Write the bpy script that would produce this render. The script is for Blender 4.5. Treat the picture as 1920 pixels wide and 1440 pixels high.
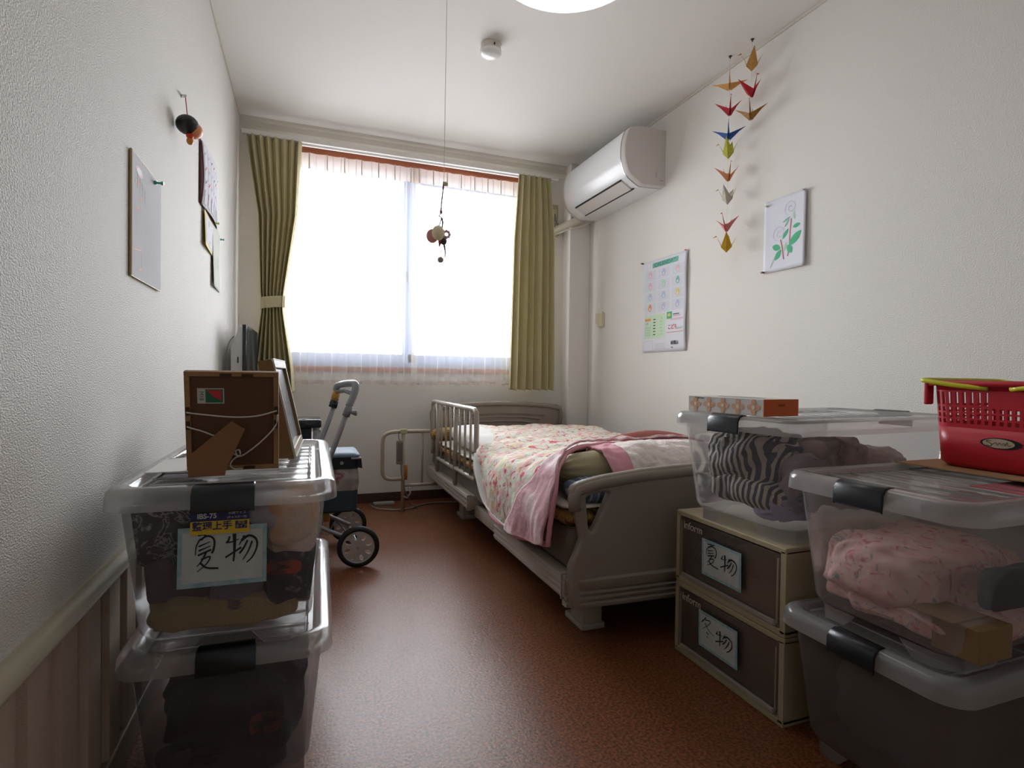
import bpy, bmesh, math, random
from mathutils import Vector, Matrix, noise
PI = math.pi
R = math.radians
random.seed(7)
for o in list(bpy.data.objects):
    bpy.data.objects.remove(o)
sc = bpy.context.scene
COL = sc.collection

# ------------------------------------------------------------------ camera
YAW, PITCH, ROLL, CAMZ = R(20.45), R(-0.93), R(0.8), 0.86
fw = Vector((math.sin(YAW)*math.cos(PITCH), math.cos(YAW)*math.cos(PITCH), math.sin(PITCH)))
rt = Vector((math.cos(YAW), -math.sin(YAW), 0))
up = rt.cross(fw)
r2 = rt*math.cos(ROLL)+up*math.sin(ROLL)
u2 = -rt*math.sin(ROLL)+up*math.cos(ROLL)
cam = bpy.data.cameras.new('camera')
cam.sensor_width = 36
cam.lens = 1043/1920*36
cam.clip_start = 0.02
co = bpy.data.objects.new('camera', cam)
COL.objects.link(co)
M = Matrix((r2, u2, -fw)).transposed().to_4x4()
M.translation = Vector((0, 0, CAMZ))
co.matrix_world = M
sc.camera = co

# ------------------------------------------------------------------ world, light, exposure
SKY = 26.0
w = bpy.data.worlds.new('sky')
sc.world = w
w.use_nodes = True
nt = w.node_tree
bg = nt.nodes['Background']
bg.inputs[1].default_value = SKY
tc = nt.nodes.new('ShaderNodeTexCoord')
sep = nt.nodes.new('ShaderNodeSeparateXYZ')
cr = nt.nodes.new('ShaderNodeValToRGB')
cr.color_ramp.elements[0].position = 0.42
cr.color_ramp.elements[0].color = (0.44, 0.45, 0.48, 1)
cr.color_ramp.elements[1].position = 0.56
cr.color_ramp.elements[1].color = (0.90, 0.95, 1.0, 1)
mp = nt.nodes.new('ShaderNodeMath'); mp.operation = 'MULTIPLY_ADD'
mp.inputs[1].default_value = 0.5; mp.inputs[2].default_value = 0.5
nt.links.new(tc.outputs['Generated'], sep.inputs[0])
nt.links.new(sep.outputs[2], mp.inputs[0])
nt.links.new(mp.outputs[0], cr.inputs[0])
nt.links.new(cr.outputs[0], bg.inputs[0])
# portal in the window opening: guides the sky light through the window, gives no light itself
pl = bpy.data.lights.new('window_daylight', 'AREA')
pl.shape = 'RECTANGLE'; pl.size = 1.95; pl.size_y = 1.36
pl.cycles.is_portal = True
po = bpy.data.objects.new('window_daylight', pl)
COL.objects.link(po)
po.location = (0.66, 3.90, 1.56); po.rotation_euler = (R(-90), 0, 0)
sc.view_settings.view_transform = 'Standard'
sc.view_settings.look = 'None'
sc.view_settings.gamma = 1
sc.view_settings.use_curve_mapping = False
sc.view_settings.exposure = 0.0
sc.cycles.use_denoising = True
sc.cycles.transparent_max_bounces = 24
sc.cycles.max_bounces = 9
sc.cycles.diffuse_bounces = 5
sc.cycles.sample_clamp_indirect = 4

# ------------------------------------------------------------------ materials
def srgb(c):
    if isinstance(c, str):
        c = tuple(int(c[i:i+2], 16)/255 for i in (0, 2, 4))
    return tuple(x/12.92 if x <= .04045 else ((x+.055)/1.055)**2.4 for x in c)+(1,)
MATS = {}
def mat(name, color, rough=.6, metal=0, bump=0, bscale=200, vary=0, vscale=5, coat=0, spec=.5, alpha=1, emit=0, sheen=0, stretch=None, bdist=.002):
    """principled material; vary mixes a second tone by noise, bump is fine noise"""
    if name in MATS: return MATS[name]
    m = bpy.data.materials.new(name); m.use_nodes = True
    n = m.node_tree; b = n.nodes['Principled BSDF']
    c = srgb(color)
    b.inputs['Base Color'].default_value = c
    b.inputs['Roughness'].default_value = rough
    b.inputs['Metallic'].default_value = metal
    b.inputs['Specular IOR Level'].default_value = spec
    b.inputs['Coat Weight'].default_value = coat
    b.inputs['Alpha'].default_value = alpha
    if sheen: b.inputs['Sheen Weight'].default_value = sheen
    if emit:
        b.inputs['Emission Color'].default_value = c
        b.inputs['Emission Strength'].default_value = emit
    tcn = None
    if vary or bump:
        tcn = n.nodes.new('ShaderNodeTexCoord')
        src = tcn.outputs['Object']
        if stretch:
            mp = n.nodes.new('ShaderNodeMapping'); mp.inputs['Scale'].default_value = stretch
            n.links.new(src, mp.inputs[0]); src = mp.outputs[0]
    if vary:
        t = n.nodes.new('ShaderNodeTexNoise'); t.inputs['Scale'].default_value = vscale; t.inputs['Detail'].default_value = 4
        n.links.new(src, t.inputs['Vector'])
        rp = n.nodes.new('ShaderNodeValToRGB')
        rp.color_ramp.elements[0].position = .3; rp.color_ramp.elements[1].position = .7
        rp.color_ramp.elements[0].color = tuple(x*(1-vary) for x in c[:3])+(1,)
        rp.color_ramp.elements[1].color = tuple(min(1, x*(1+vary)) for x in c[:3])+(1,)
        n.links.new(t.outputs['Fac'], rp.inputs[0]); n.links.new(rp.outputs[0], b.inputs['Base Color'])
    if bump:
        t = n.nodes.new('ShaderNodeTexNoise'); t.inputs['Scale'].default_value = bscale; t.inputs['Detail'].default_value = 2
        n.links.new(src, t.inputs['Vector'])
        bp = n.nodes.new('ShaderNodeBump'); bp.inputs['Strength'].default_value = bump; bp.inputs['Distance'].default_value = bdist
        n.links.new(t.outputs['Fac'], bp.inputs['Height']); n.links.new(bp.outputs[0], b.inputs['Normal'])
    MATS[name] = m
    return m

def pattern(name, ramp, scale=20, kind='noise', bands='X', rough=.8, bump=.3, distort=0, bscale=60, stretch=(1, 1, 1), detail=3, const=False):
    """cloth print: ramp = [(pos, colour), ...] driven by noise / voronoi / wave"""
    if name in MATS: return MATS[name]
    m = bpy.data.materials.new(name); m.use_nodes = True
    n = m.node_tree; b = n.nodes['Principled BSDF']; b.inputs['Roughness'].default_value = rough
    b.inputs['Specular IOR Level'].default_value = .2
    tcn = n.nodes.new('ShaderNodeTexCoord'); mp = n.nodes.new('ShaderNodeMapping'); mp.inputs['Scale'].default_value = stretch
    n.links.new(tcn.outputs['Object'], mp.inputs[0])
    if kind == 'noise':
        t = n.nodes.new('ShaderNodeTexNoise'); t.inputs['Scale'].default_value = scale; t.inputs['Detail'].default_value = detail; t.inputs['Distortion'].default_value = distort; out = t.outputs['Fac']
    elif kind == 'voronoi':
        t = n.nodes.new('ShaderNodeTexVoronoi'); t.inputs['Scale'].default_value = scale; out = t.outputs['Color']
        s = n.nodes.new('ShaderNodeSeparateColor'); n.links.new(out, s.inputs[0]); out = s.outputs[0]
    else:
        t = n.nodes.new('ShaderNodeTexWave'); t.inputs['Scale'].default_value = scale; t.inputs['Distortion'].default_value = distort; t.inputs['Detail'].default_value = 1; t.bands_direction = bands; out = t.outputs['Fac']
    n.links.new(mp.outputs[0], t.inputs['Vector'])
    rp = n.nodes.new('ShaderNodeValToRGB')
    if const: rp.color_ramp.interpolation = 'CONSTANT'
    el = rp.color_ramp.elements
    while len(el) < len(ramp): el.new(.5)
    for e, (p, c) in zip(el, ramp): e.position = p; e.color = srgb(c)
    n.links.new(out, rp.inputs[0]); n.links.new(rp.outputs[0], b.inputs['Base Color'])
    if bump:
        t2 = n.nodes.new('ShaderNodeTexNoise'); t2.inputs['Scale'].default_value = bscale
        n.links.new(tcn.outputs['Object'], t2.inputs['Vector'])
        bp = n.nodes.new('ShaderNodeBump'); bp.inputs['Strength'].default_value = bump; bp.inputs['Distance'].default_value = .01
        n.links.new(t2.outputs['Fac'], bp.inputs['Height']); n.links.new(bp.outputs[0], b.inputs['Normal'])
    MATS[name] = m
    return m

def clear(name, color, haze, rough=.2, gloss=.5, translucent=.5):
    """see-through plastic / sheer cloth: transparent mixed with a hazy surface"""
    if name in MATS: return MATS[name]
    m = bpy.data.materials.new(name); m.use_nodes = True
    n = m.node_tree; n.nodes.clear()
    out = n.nodes.new('ShaderNodeOutputMaterial')
    tr = n.nodes.new('ShaderNodeBsdfTransparent')
    df = n.nodes.new('ShaderNodeBsdfDiffuse'); df.inputs[0].default_value = srgb(color)
    tl = n.nodes.new('ShaderNodeBsdfTranslucent'); tl.inputs[0].default_value = srgb(color)
    gl = n.nodes.new('ShaderNodeBsdfGlossy'); gl.inputs['Roughness'].default_value = rough; gl.inputs[0].default_value = (.9, .9, .9, 1)
    a = n.nodes.new('ShaderNodeMixShader'); a.inputs[0].default_value = translucent
    n.links.new(df.outputs[0], a.inputs[1]); n.links.new(tl.outputs[0], a.inputs[2])
    h = n.nodes.new('ShaderNodeMixShader'); h.inputs[0].default_value = haze
    n.links.new(tr.outputs[0], h.inputs[1]); n.links.new(a.outputs[0], h.inputs[2])
    last = h
    if gloss:
        fr = n.nodes.new('ShaderNodeFresnel'); fr.inputs[0].default_value = 1.45
        mu = n.nodes.new('ShaderNodeMath'); mu.operation = 'MULTIPLY'; mu.inputs[1].default_value = gloss
        n.links.new(fr.outputs[0], mu.inputs[0])
        g = n.nodes.new('ShaderNodeMixShader')
        n.links.new(mu.outputs[0], g.inputs[0]); n.links.new(h.outputs[0], g.inputs[1]); n.links.new(gl.outputs[0], g.inputs[2])
        last = g
    n.links.new(last.outputs[0], out.inputs[0])
    MATS[name] = m
    return m

# ------------------------------------------------------------------ geometry collector
class G:
    def __init__(s): s.bm = bmesh.new(); s.mi = 0
    def _v(s, pts): return [s.bm.verts.new(p) for p in pts]
    def face(s, pts):
        f = s.bm.faces.new(s._v(pts)); f.material_index = s.mi; return f
    def box(s, x0, x1, y0, y1, z0, z1, bev=0, rot=None, seg=2):
        t = bmesh.new()
        bmesh.ops.create_cube(t, size=1)
        for v in t.verts:
            v.co = Vector((x0+(x1-x0)*(v.co.x+.5), y0+(y1-y0)*(v.co.y+.5), z0+(z1-z0)*(v.co.z+.5)))
        if bev: bmesh.ops.bevel(t, geom=t.edges[:], offset=bev, segments=seg, affect='EDGES', profile=.5)
        if rot is not None:
            bmesh.ops.transform(t, matrix=rot, verts=t.verts)
        s.merge(t)
        return s
    def merge(s, t):
        mp = {v: s.bm.verts.new(v.co) for v in t.verts}
        for f in t.faces:
            try:
                nf = s.bm.faces.new([mp[v] for v in f.verts]); nf.material_index = s.mi; nf.smooth = f.smooth
            except ValueError: pass
        t.free()
    def loops(s, rings, close=True, cap0=True, cap1=True):
        """skin successive rings of equal length"""
        vs = [s._v(r) for r in rings]; n = len(rings[0])
        for a, b in zip(vs, vs[1:]):
            for i in range(n if close else n-1):
                j = (i+1) % n
                f = s.bm.faces.new((a[i], a[j], b[j], b[i])); f.material_index = s.mi
        if cap0 and close: f = s.bm.faces.new(list(reversed(vs[0]))); f.material_index = s.mi
        if cap1 and close: f = s.bm.faces.new(vs[-1]); f.material_index = s.mi
        return s
    def tube(s, pts, r, seg=10, caps=True, flat=None):
        pts = [Vector(p) for p in pts]
        rs = r if isinstance(r, (list, tuple)) else [r]*len(pts)
        rings = []; prev = None
        for i, p in enumerate(pts):
            d = (pts[min(i+1, len(pts)-1)]-pts[max(i-1, 0)])
            if d.length < 1e-9: d = Vector((0, 0, 1))
            d.normalize()
            if prev is None:
                a = d.cross(Vector((0, 0, 1)))
                if a.length < .1: a = d.cross(Vector((0, 1, 0)))
            else:
                a = prev-d*prev.dot(d)
            a.normalize(); prev = a; b = d.cross(a)
            rings.append([p+(a*math.cos(t)+b*math.sin(t)*(flat or 1))*rs[i] for t in [2*PI*k/seg for k in range(seg)]])
        return s.loops(rings, cap0=caps, cap1=caps)
    def lathe(s, prof, c=(0, 0, 0), seg=24, axis='Z', rot=None, ring_=False):
        """prof = [(r, h), ...] turned about the axis through c"""
        rings = []
        for r, h in prof:
            ring = []
            for k in range(seg):
                t = 2*PI*k/seg; x, y = max(r, 1e-4)*math.cos(t), max(r, 1e-4)*math.sin(t)
                v = Vector((x, y, h)) if axis == 'Z' else Vector((y, h, x)) if axis == 'Y' else Vector((h, x, y))
                if rot is not None: v = rot @ v
                ring.append(v+Vector(c))
            rings.append(ring)
        if ring_: return s.loops(rings+[rings[0]], cap0=False, cap1=False)
        return s.loops(rings)
    def sphere(s, c, r, sx=1, sy=1, sz=1, sub=3):
        t = bmesh.new(); bmesh.ops.create_icosphere(t, subdivisions=sub, radius=r)
        for v in t.verts: v.co = Vector((v.co.x*sx+c[0], v.co.y*sy+c[1], v.co.z*sz+c[2]))
        for f in t.faces: f.smooth = True
        s.merge(t); return s
    def grid(s, fn, nu, nv, thick=0):
        vs = [[Vector(fn(i/nu, j/nv)) for j in range(nv+1)] for i in range(nu+1)]
        A = [[s.bm.verts.new(p) for p in row] for row in vs]
        for i in range(nu):
            for j in range(nv):
                f = s.bm.faces.new((A[i][j], A[i+1][j], A[i+1][j+1], A[i][j+1])); f.material_index = s.mi; f.smooth = True
        return s

def bez(pts, n=6, closed=False):
    """Catmull-Rom through pts"""
    P = [Vector(p) for p in pts]; out = []
    N = len(P)
    for i in range(N if closed else N-1):
        p0 = P[(i-1) % N] if (closed or i > 0) else P[0]*2-P[1]
        p1 = P[i]; p2 = P[(i+1) % N]
        p3 = P[(i+2) % N] if (closed or i+2 < N) else P[-1]*2-P[-2]
        for k in range(n):
            t = k/n
            out.append(.5*((2*p1)+(p2-p0)*t+(2*p0-5*p1+4*p2-p3)*t*t+(3*p1-p0-3*p2+p3)*t**3))
    if not closed: out.append(P[-1])
    return out

def rrect(hx, hy, r, z, seg=6, cx=0, cy=0):
    out = []
    for (sx, sy, a0) in ((1, 1, 0), (-1, 1, 90), (-1, -1, 180), (1, -1, 270)):
        for k in range(seg+1):
            a = R(a0+90*k/seg)
            out.append(Vector((cx+sx*(hx-r)+r*math.cos(a), cy+sy*(hy-r)+r*math.sin(a), z)))
    return out

def obj(name, g, mats, parent=None, smooth=False, label=None, world=True, solid=0, auto=False):
    """link one mesh object; world=True: the mesh was made in world coordinates and is moved into the parent's frame"""
    bmesh.ops.remove_doubles(g.bm, verts=g.bm.verts, dist=1e-6)
    if not any(len(e.link_faces) == 1 for e in g.bm.edges):
        bmesh.ops.recalc_face_normals(g.bm, faces=g.bm.faces)
    me = bpy.data.meshes.new(name); g.bm.to_mesh(me); g.bm.free()
    for m in (mats if isinstance(mats, (list, tuple)) else [mats]): me.materials.append(m)
    if smooth:
        for p in me.polygons: p.use_smooth = True
        if auto:
            try: me.set_sharp_from_angle(angle=R(38))
            except Exception: pass
    o = bpy.data.objects.new(name, me); COL.objects.link(o)
    if solid:
        md = o.modifiers.new('thickness', 'SOLIDIFY'); md.thickness = solid; md.offset = 0
    if parent is not None:
        o.parent = parent
        if world:
            p = parent; off = Matrix.Identity(4)
            while p is not None: off = Matrix.Translation(p.location) @ off; p = p.parent
            me.transform(off.inverted())
    if label: o['label'] = label
    return o

def tag(o, label, cat, group=None, kind=None):
    if label: o['label'] = label
    if cat: o['category'] = cat
    if group: o['group'] = group
    if kind: o['kind'] = kind
    return o
def thing(name, label, cat, loc=(0, 0, 0), rz=0, group=None):
    o = bpy.data.objects.new(name, None); COL.objects.link(o)
    o.location = loc; o.rotation_euler = (0, 0, rz); o.empty_display_size = .05
    return tag(o, label, cat, group)
def base(o, loc):
    """put a one-mesh thing's origin at loc without moving its shape"""
    o.data.transform(Matrix.Translation(-Vector(loc))); o.location = loc
    return o
def struct(name, g, m, **k):
    o = obj(name, g, m, **k); o['kind'] = 'structure'; return o
def copy_tree(o, parent=None):
    c = o.copy(); COL.objects.link(c); c.parent = parent
    for ch in [x for x in bpy.data.objects if x.parent == o]: copy_tree(ch, c)
    return c

def shape2d(polys, depth, frame, bev=0, res=2):
    """flat shape with holes (list of 2-D outlines) -> bmesh collector, extruded by depth about the frame plane"""
    cu = bpy.data.curves.new('tmp', 'CURVE'); cu.dimensions = '2D'; cu.fill_mode = 'BOTH'
    cu.extrude = max(depth/2-bev, 1e-5); cu.bevel_depth = bev; cu.bevel_resolution = res; cu.offset = -bev
    for p in polys:
        sp = cu.splines.new('POLY'); sp.points.add(len(p)-1)
        for q, (x, y) in zip(sp.points, p): q.co = (x, y, 0, 1)
        sp.use_cyclic_u = True
    o = bpy.data.objects.new('tmp', cu); COL.objects.link(o)
    bpy.context.view_layer.update()
    me = bpy.data.meshes.new_from_object(o.evaluated_get(bpy.context.evaluated_depsgraph_get()))
    bpy.data.objects.remove(o); bpy.data.curves.remove(cu)
    g = G(); g.bm.from_mesh(me); bpy.data.meshes.remove(me)
    bmesh.ops.remove_doubles(g.bm, verts=g.bm.verts, dist=1e-5)
    bmesh.ops.transform(g.bm, matrix=frame, verts=g.bm.verts)
    return g
def frame(origin, ux, uy):
    ux = Vector(ux).normalized(); uy = Vector(uy).normalized(); n = ux.cross(uy)
    m = Matrix((ux, uy, n)).transposed().to_4x4(); m.translation = Vector(origin); return m
def lettering(name, text, size, m, fr, parent, extrude=.0003, bold=0, sx=1):
    cu = bpy.data.curves.new('tmp', 'FONT'); cu.body = text; cu.size = size; cu.extrude = extrude; cu.offset = bold
    cu.align_x = 'CENTER'; cu.align_y = 'CENTER'
    o = bpy.data.objects.new('tmp', cu); COL.objects.link(o)
    bpy.context.view_layer.update()
    me = bpy.data.meshes.new_from_object(o.evaluated_get(bpy.context.evaluated_depsgraph_get()))
    bpy.data.objects.remove(o); bpy.data.curves.remove(cu)
    me.transform(fr @ Matrix.Diagonal((sx, 1, 1, 1)))
    g = G(); g.bm.from_mesh(me); bpy.data.meshes.remove(me)
    return obj(name, g, m, parent)

class Flat(G):
    """decals drawn in a plane: 2-D figures laid a hair above a sheet"""
    def __init__(s, fr): super().__init__(); s.fr = fr; s.h = .0004
    def P(s, x, y, h=None): return s.fr @ Vector((x, y, s.h if h is None else h))
    def rect(s, x0, x1, y0, y1, mi=0, h=None):
        s.mi = mi; s.face([s.P(x0, y0, h), s.P(x1, y0, h), s.P(x1, y1, h), s.P(x0, y1, h)])
    def poly(s, pts, mi=0, h=None):
        s.mi = mi; s.face([s.P(x, y, h) for x, y in pts])
    def ell(s, cx, cy, rx, ry, mi=0, h=None, a=0, n=20, pinch=1):
        pts = []
        for k in range(n):
            t = 2*PI*k/n; x = rx*math.cos(t); y = ry*math.sin(t)*(abs(math.sin(t))**(pinch-1) if pinch > 1 else 1)
            pts.append((cx+x*math.cos(a)-y*math.sin(a), cy+x*math.sin(a)+y*math.cos(a)))
        s.poly(pts, mi, h)
    def line(s, pts, wd, mi=0, h=None, taper=False):
        P = [Vector((p[0], p[1])) for p in pts]; n = len(P); L, Rr = [], []
        for i, p in enumerate(P):
            d = P[min(i+1, n-1)]-P[max(i-1, 0)]
            if d.length < 1e-9: d = Vector((1, 0))
            d.normalize(); q = Vector((-d.y, d.x))
            wv = wd*(1-.6*i/(n-1)) if taper else wd
            L.append(p+q*wv/2); Rr.append(p-q*wv/2)
        s.mi = mi
        for i in range(n-1):
            s.face([s.P(Rr[i].x, Rr[i].y, h), s.P(Rr[i+1].x, Rr[i+1].y, h), s.P(L[i+1].x, L[i+1].y, h), s.P(L[i].x, L[i].y, h)])

KANJI = {
 'natsu': [[(.16, .05), (.4, .03), (.66, 0)], [(.44, .03), (.38, .12), (.3, .19)], [(.26, .14), (.12, .32), (.08, .56)],
           [(.24, .17), (.5, .08), (.72, .14), (.78, .3), (.72, .5), (.66, .52)], [(.2, .34), (.62, .23)], [(.2, .45), (.64, .34)], [(.18, .57), (.66, .44)],
           [(.48, .5), (.32, .72), (.14, .86)], [(.3, .68), (.62, .62), (.5, .8), (.16, .99)], [(.26, .76), (.5, .9), (.94, .94)]],
 'mono': [[(.1, .08), (.06, .22), (-.02, .32)], [(0, .3), (.2, .28), (.42, .2)], [(.26, 0), (.27, .5), (.24, .98)], [(-.04, .82), (.2, .68), (.5, .5)],
          [(.6, .08), (.5, .28), (.42, .42)], [(.5, .26), (.75, .1), (1.0, .22), (1.05, .5), (.9, .85), (.7, 1.05)], [(.72, .26), (.6, .5), (.44, .72)], [(.88, .3), (.74, .66), (.56, .95)]],
 'fuyu': [[(.36, 0), (.2, .22), (.02, .42)], [(.3, .16), (.7, .1), (.5, .42), (.1, .78)], [(.3, .36), (.56, .66), (.96, .8)], [(.4, .84), (.5, .9), (.56, .94)], [(.42, 1.08), (.5, 1.12), (.55, 1.16)]],
}
def handwriting(fl, key, x, y, sx, sy, wd, mi):
    """brush-pen strokes; x, y is the top left corner"""
    for k, st in enumerate(KANJI[key]):
        thick = wd*(1.9 if key == 'mono' and k == 2 else 1.5 if key == 'mono' and k == 5 else 1)
        fl.line(bez([(x+px*sx, y-py*sy, 0) for px, py in st], 5), thick, mi, h=.0009+.00012*k, taper=(k % 3 != 0))

LIM = {'left_top': (-.132, 1.50, .40, .74, .325), 'left_floor': (-.128, 1.555, .395, .74, 0), 'right_top': (1.415, .80, .74, .41, .325), 'right_floor': (1.43, .82, .74, .41, 0), 'middle': (1.438, 1.238, .72, .41, .445),
       'drawer_up': (1.45, 1.2425, .755, .48, .222), 'drawer_low': (1.45, 1.2425, .755, .48, 0)}
def blob(name, c, dims, m, label, cat='clothing', seed=0, fold=.22, freq=9, sub=5, group=None, flatb=True, sq=.55, stretch=(1, 1, 1), rz=0, lim=None):
    """crumpled heap of cloth filling a soft box"""
    t = bmesh.new(); bmesh.ops.create_icosphere(t, subdivisions=sub, radius=1)
    off = Vector((seed*3.7, seed*1.3, seed*2.1))
    for v in t.verts:
        d = v.co.normalized()
        q = Vector([math.copysign(abs(x)**sq, x) for x in d])
        p = Vector((q.x*dims[0]/2, q.y*dims[1]/2, q.z*dims[2]/2))
        pw = p+Vector(c)
        s1 = Vector((pw.x*stretch[0], pw.y*stretch[1], pw.z*stretch[2]))*freq+off
        wv = Vector((noise.noise(s1*.5), noise.noise(s1*.5+Vector((5, 5, 5))), noise.noise(s1*.5+Vector((9, 1, 4)))))
        rdg = 1-abs(noise.noise(s1+wv*1.6))*2.2
        rdg2 = 1-abs(noise.noise(s1*2.3+wv*3))*2.2
        k = 1-fold*.75+fold*(.55*rdg+.25*rdg2)
        p *= min(1.0, k)
        v.co = p
    mr = Matrix.Rotation(rz, 4, 'Z')
    bmesh.ops.transform(t, matrix=Matrix.Translation(c) @ mr, verts=t.verts)
    if lim:
        cx, cy, wx, wy, zb = LIM[lim]
        for v in t.verts:
            k = max(0, 1-(v.co.z-zb)/.29); hx, hy = wx/2-.032-.028*k, wy/2-.032-.028*k
            dx, dy = v.co.x-cx, v.co.y-cy; rr = .04
            dx = max(-hx, min(hx, dx)); dy = max(-hy, min(hy, dy))
            ex, ey = abs(dx)-(hx-rr), abs(dy)-(hy-rr)
            if ex > 0 and ey > 0 and math.hypot(ex, ey) > rr:
                q = rr/math.hypot(ex, ey); dx = math.copysign(hx-rr+ex*q, dx); dy = math.copysign(hy-rr+ey*q, dy)
            v.co.x, v.co.y = cx+dx, cy+dy; v.co.z = max(v.co.z, zb+.036)
    for f in t.faces: f.smooth = True
    g = G(); g.merge(t)
    o = obj(name, g, m, smooth=True)
    base(o, (c[0], c[1], c[2]-dims[2]/2))
    return tag(o, label, cat, group)

# ------------------------------------------------------------------ the room
LW, RW, BW, FW, CE = -.38, 1.966, 3.775, -1.3, 2.4
wall = mat('wall_paper', 'e7e4de', .85, bump=.7, bscale=240, spec=.2)
wall_l = mat('wall_paper_left', 'e2dfda', .7, bump=1.0, bscale=300, spec=.3, stretch=(1, .7, 1.3), bdist=.0035, vary=.05, vscale=300)
ceil_m = mat('ceiling_paper', 'e8e5e0', .9, bump=.25, bscale=180, spec=.15)
# speckled cork-brown vinyl
def floor_mat():
    m = bpy.data.materials.new('speckled_vinyl'); m.use_nodes = True
    n = m.node_tree; b = n.nodes['Principled BSDF']
    tcn = n.nodes.new('ShaderNodeTexCoord')
    a = n.nodes.new('ShaderNodeTexNoise'); a.inputs['Scale'].default_value = 130; a.inputs['Detail'].default_value = 3
    c = n.nodes.new('ShaderNodeTexVoronoi'); c.inputs['Scale'].default_value = 300
    for t in (a, c): n.links.new(tcn.outputs['Object'], t.inputs['Vector'])
    r1 = n.nodes.new('ShaderNodeValToRGB'); e = r1.color_ramp.elements
    e[0].position = .36; e[0].color = srgb('4f2c1a'); e[1].position = .62; e[1].color = srgb('87502f')
    n.links.new(a.outputs['Fac'], r1.inputs[0])
    r2_ = n.nodes.new('ShaderNodeValToRGB'); e = r2_.color_ramp.elements
    e[0].position = .0; e[0].color = (.55, .5, .45, 1); e[1].position = .25; e[1].color = (1, 1, 1, 1)
    s = n.nodes.new('ShaderNodeSeparateColor'); n.links.new(c.outputs['Color'], s.inputs[0]); n.links.new(s.outputs[0], r2_.inputs[0])
    mx = n.nodes.new('ShaderNodeMix'); mx.data_type = 'RGBA'; mx.blend_type = 'MULTIPLY'; mx.inputs[0].default_value = .8
    n.links.new(r1.outputs[0], mx.inputs[6]); n.links.new(r2_.outputs[0], mx.inputs[7])
    n.links.new(mx.outputs[2], b.inputs['Base Color'])
    b.inputs['Roughness'].default_value = .40; b.inputs['Specular IOR Level'].default_value = .38
    d = n.nodes.new('ShaderNodeTexNoise'); d.inputs['Scale'].default_value = 120; n.links.new(tcn.outputs['Object'], d.inputs['Vector'])
    bp = n.nodes.new('ShaderNodeBump'); bp.inputs['Strength'].default_value = .5; bp.inputs['Distance'].default_value = .0013
    n.links.new(d.outputs['Fac'], bp.inputs['Height']); n.links.new(bp.outputs[0], b.inputs['Normal'])
    return m
g = G(); g.box(LW-.15, RW+.15, FW-.15, BW+.15, -.1, 0); struct('floor', g, floor_mat())
g = G(); g.box(LW-.15, RW+.15, FW-.15, BW+.15, CE, CE+.1); struct('ceiling', g, ceil_m)
g = G(); g.box(LW-.15, LW, FW-.15, BW+.15, 0, CE); struct('wall_left', g, wall_l)
g = G(); g.box(RW, RW+.15, FW-.15, BW+.15, 0, CE); struct('wall_right', g, wall)
g = G(); g.box(LW, RW, FW-.15, FW, 0, CE); struct('wall_front', g, wall)
WX0, WX1, WZ0, WZ1 = -.205, 1.57, .90, 2.24
g = G()
g.box(LW, WX0, BW, BW+.15, 0, CE); g.box(WX1, RW, BW, BW+.15, 0, CE)
g.box(WX0, WX1, BW, BW+.15, 0, WZ0); g.box(WX0, WX1, BW, BW+.15, WZ1, CE)
struct('wall_back', g, wall)
g = G(); g.box(1.80, RW-.0005, 3.66, BW-.0005, 0.0005, CE-.0005, .004); struct('wall_column', g, wall)
# dark brown vinyl baseboards
bbm = mat('brown_vinyl_skirting', '4a342a', .5)
g = G(); g.box(LW, 1.80, BW-.008, BW, 0, .062, .002); struct('baseboard_back', g, bbm)
g = G(); g.box(RW-.008, RW, FW, 3.66, 0, .062, .002); struct('baseboard_right', g, bbm)
# crown moulding over the window and thin ones along the side walls
trim_w = mat('cream_moulding', 'd6d0c4', .5)
g = G()
prof = [(0, 0), (-.018, 0), (-.03, .008), (-.036, .022), (-.036, .055), (-.046, .066), (-.05, .08), (0, .08)]
g.loops([[(x, BW+y, CE-.08+z) for y, z in prof] for x in (LW, 1.80)])
struct('trim_1', g, trim_w)
g = G(); g.box(RW-.009, RW, FW, 3.66, CE-.012, CE, .002); struct('trim_2', g, trim_w)
g = G(); g.box(LW, LW+.009, FW, BW-.05, CE-.012, CE, .002); struct('trim_3', g, trim_w)
# wainscot of upright boards with a rounded rail, lower left
wm = mat('wainscot_board', 'b5a494', .7, bump=.5, bscale=300)
g = G()
prof = []
y = FW
while y < 2.05:
    prof += [(y, .004), (y+.022, .004), (y+.026, .016), (y+.092, .016), (y+.096, .004)]
    y += .118
g.loops([[(LW+x, y, z) for y, x in [(FW, 0)]+prof+[(prof[-1][0]+.02, 0)]] for z in (.07, .435)])
struct('trim_4', g, wm)
g = G(); g.tube([(LW+.012, FW, .448), (LW+.012, 2.12, .448)], .02, 14); struct('trim_5', g, mat('cream_rail', 'bdb49c', .4), smooth=True)
g = G(); g.box(LW, LW+.02, FW, BW-.01, 0, .07, .004); struct('baseboard_left', g, mat('beige_skirting', '9a8c7b', .55))

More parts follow.
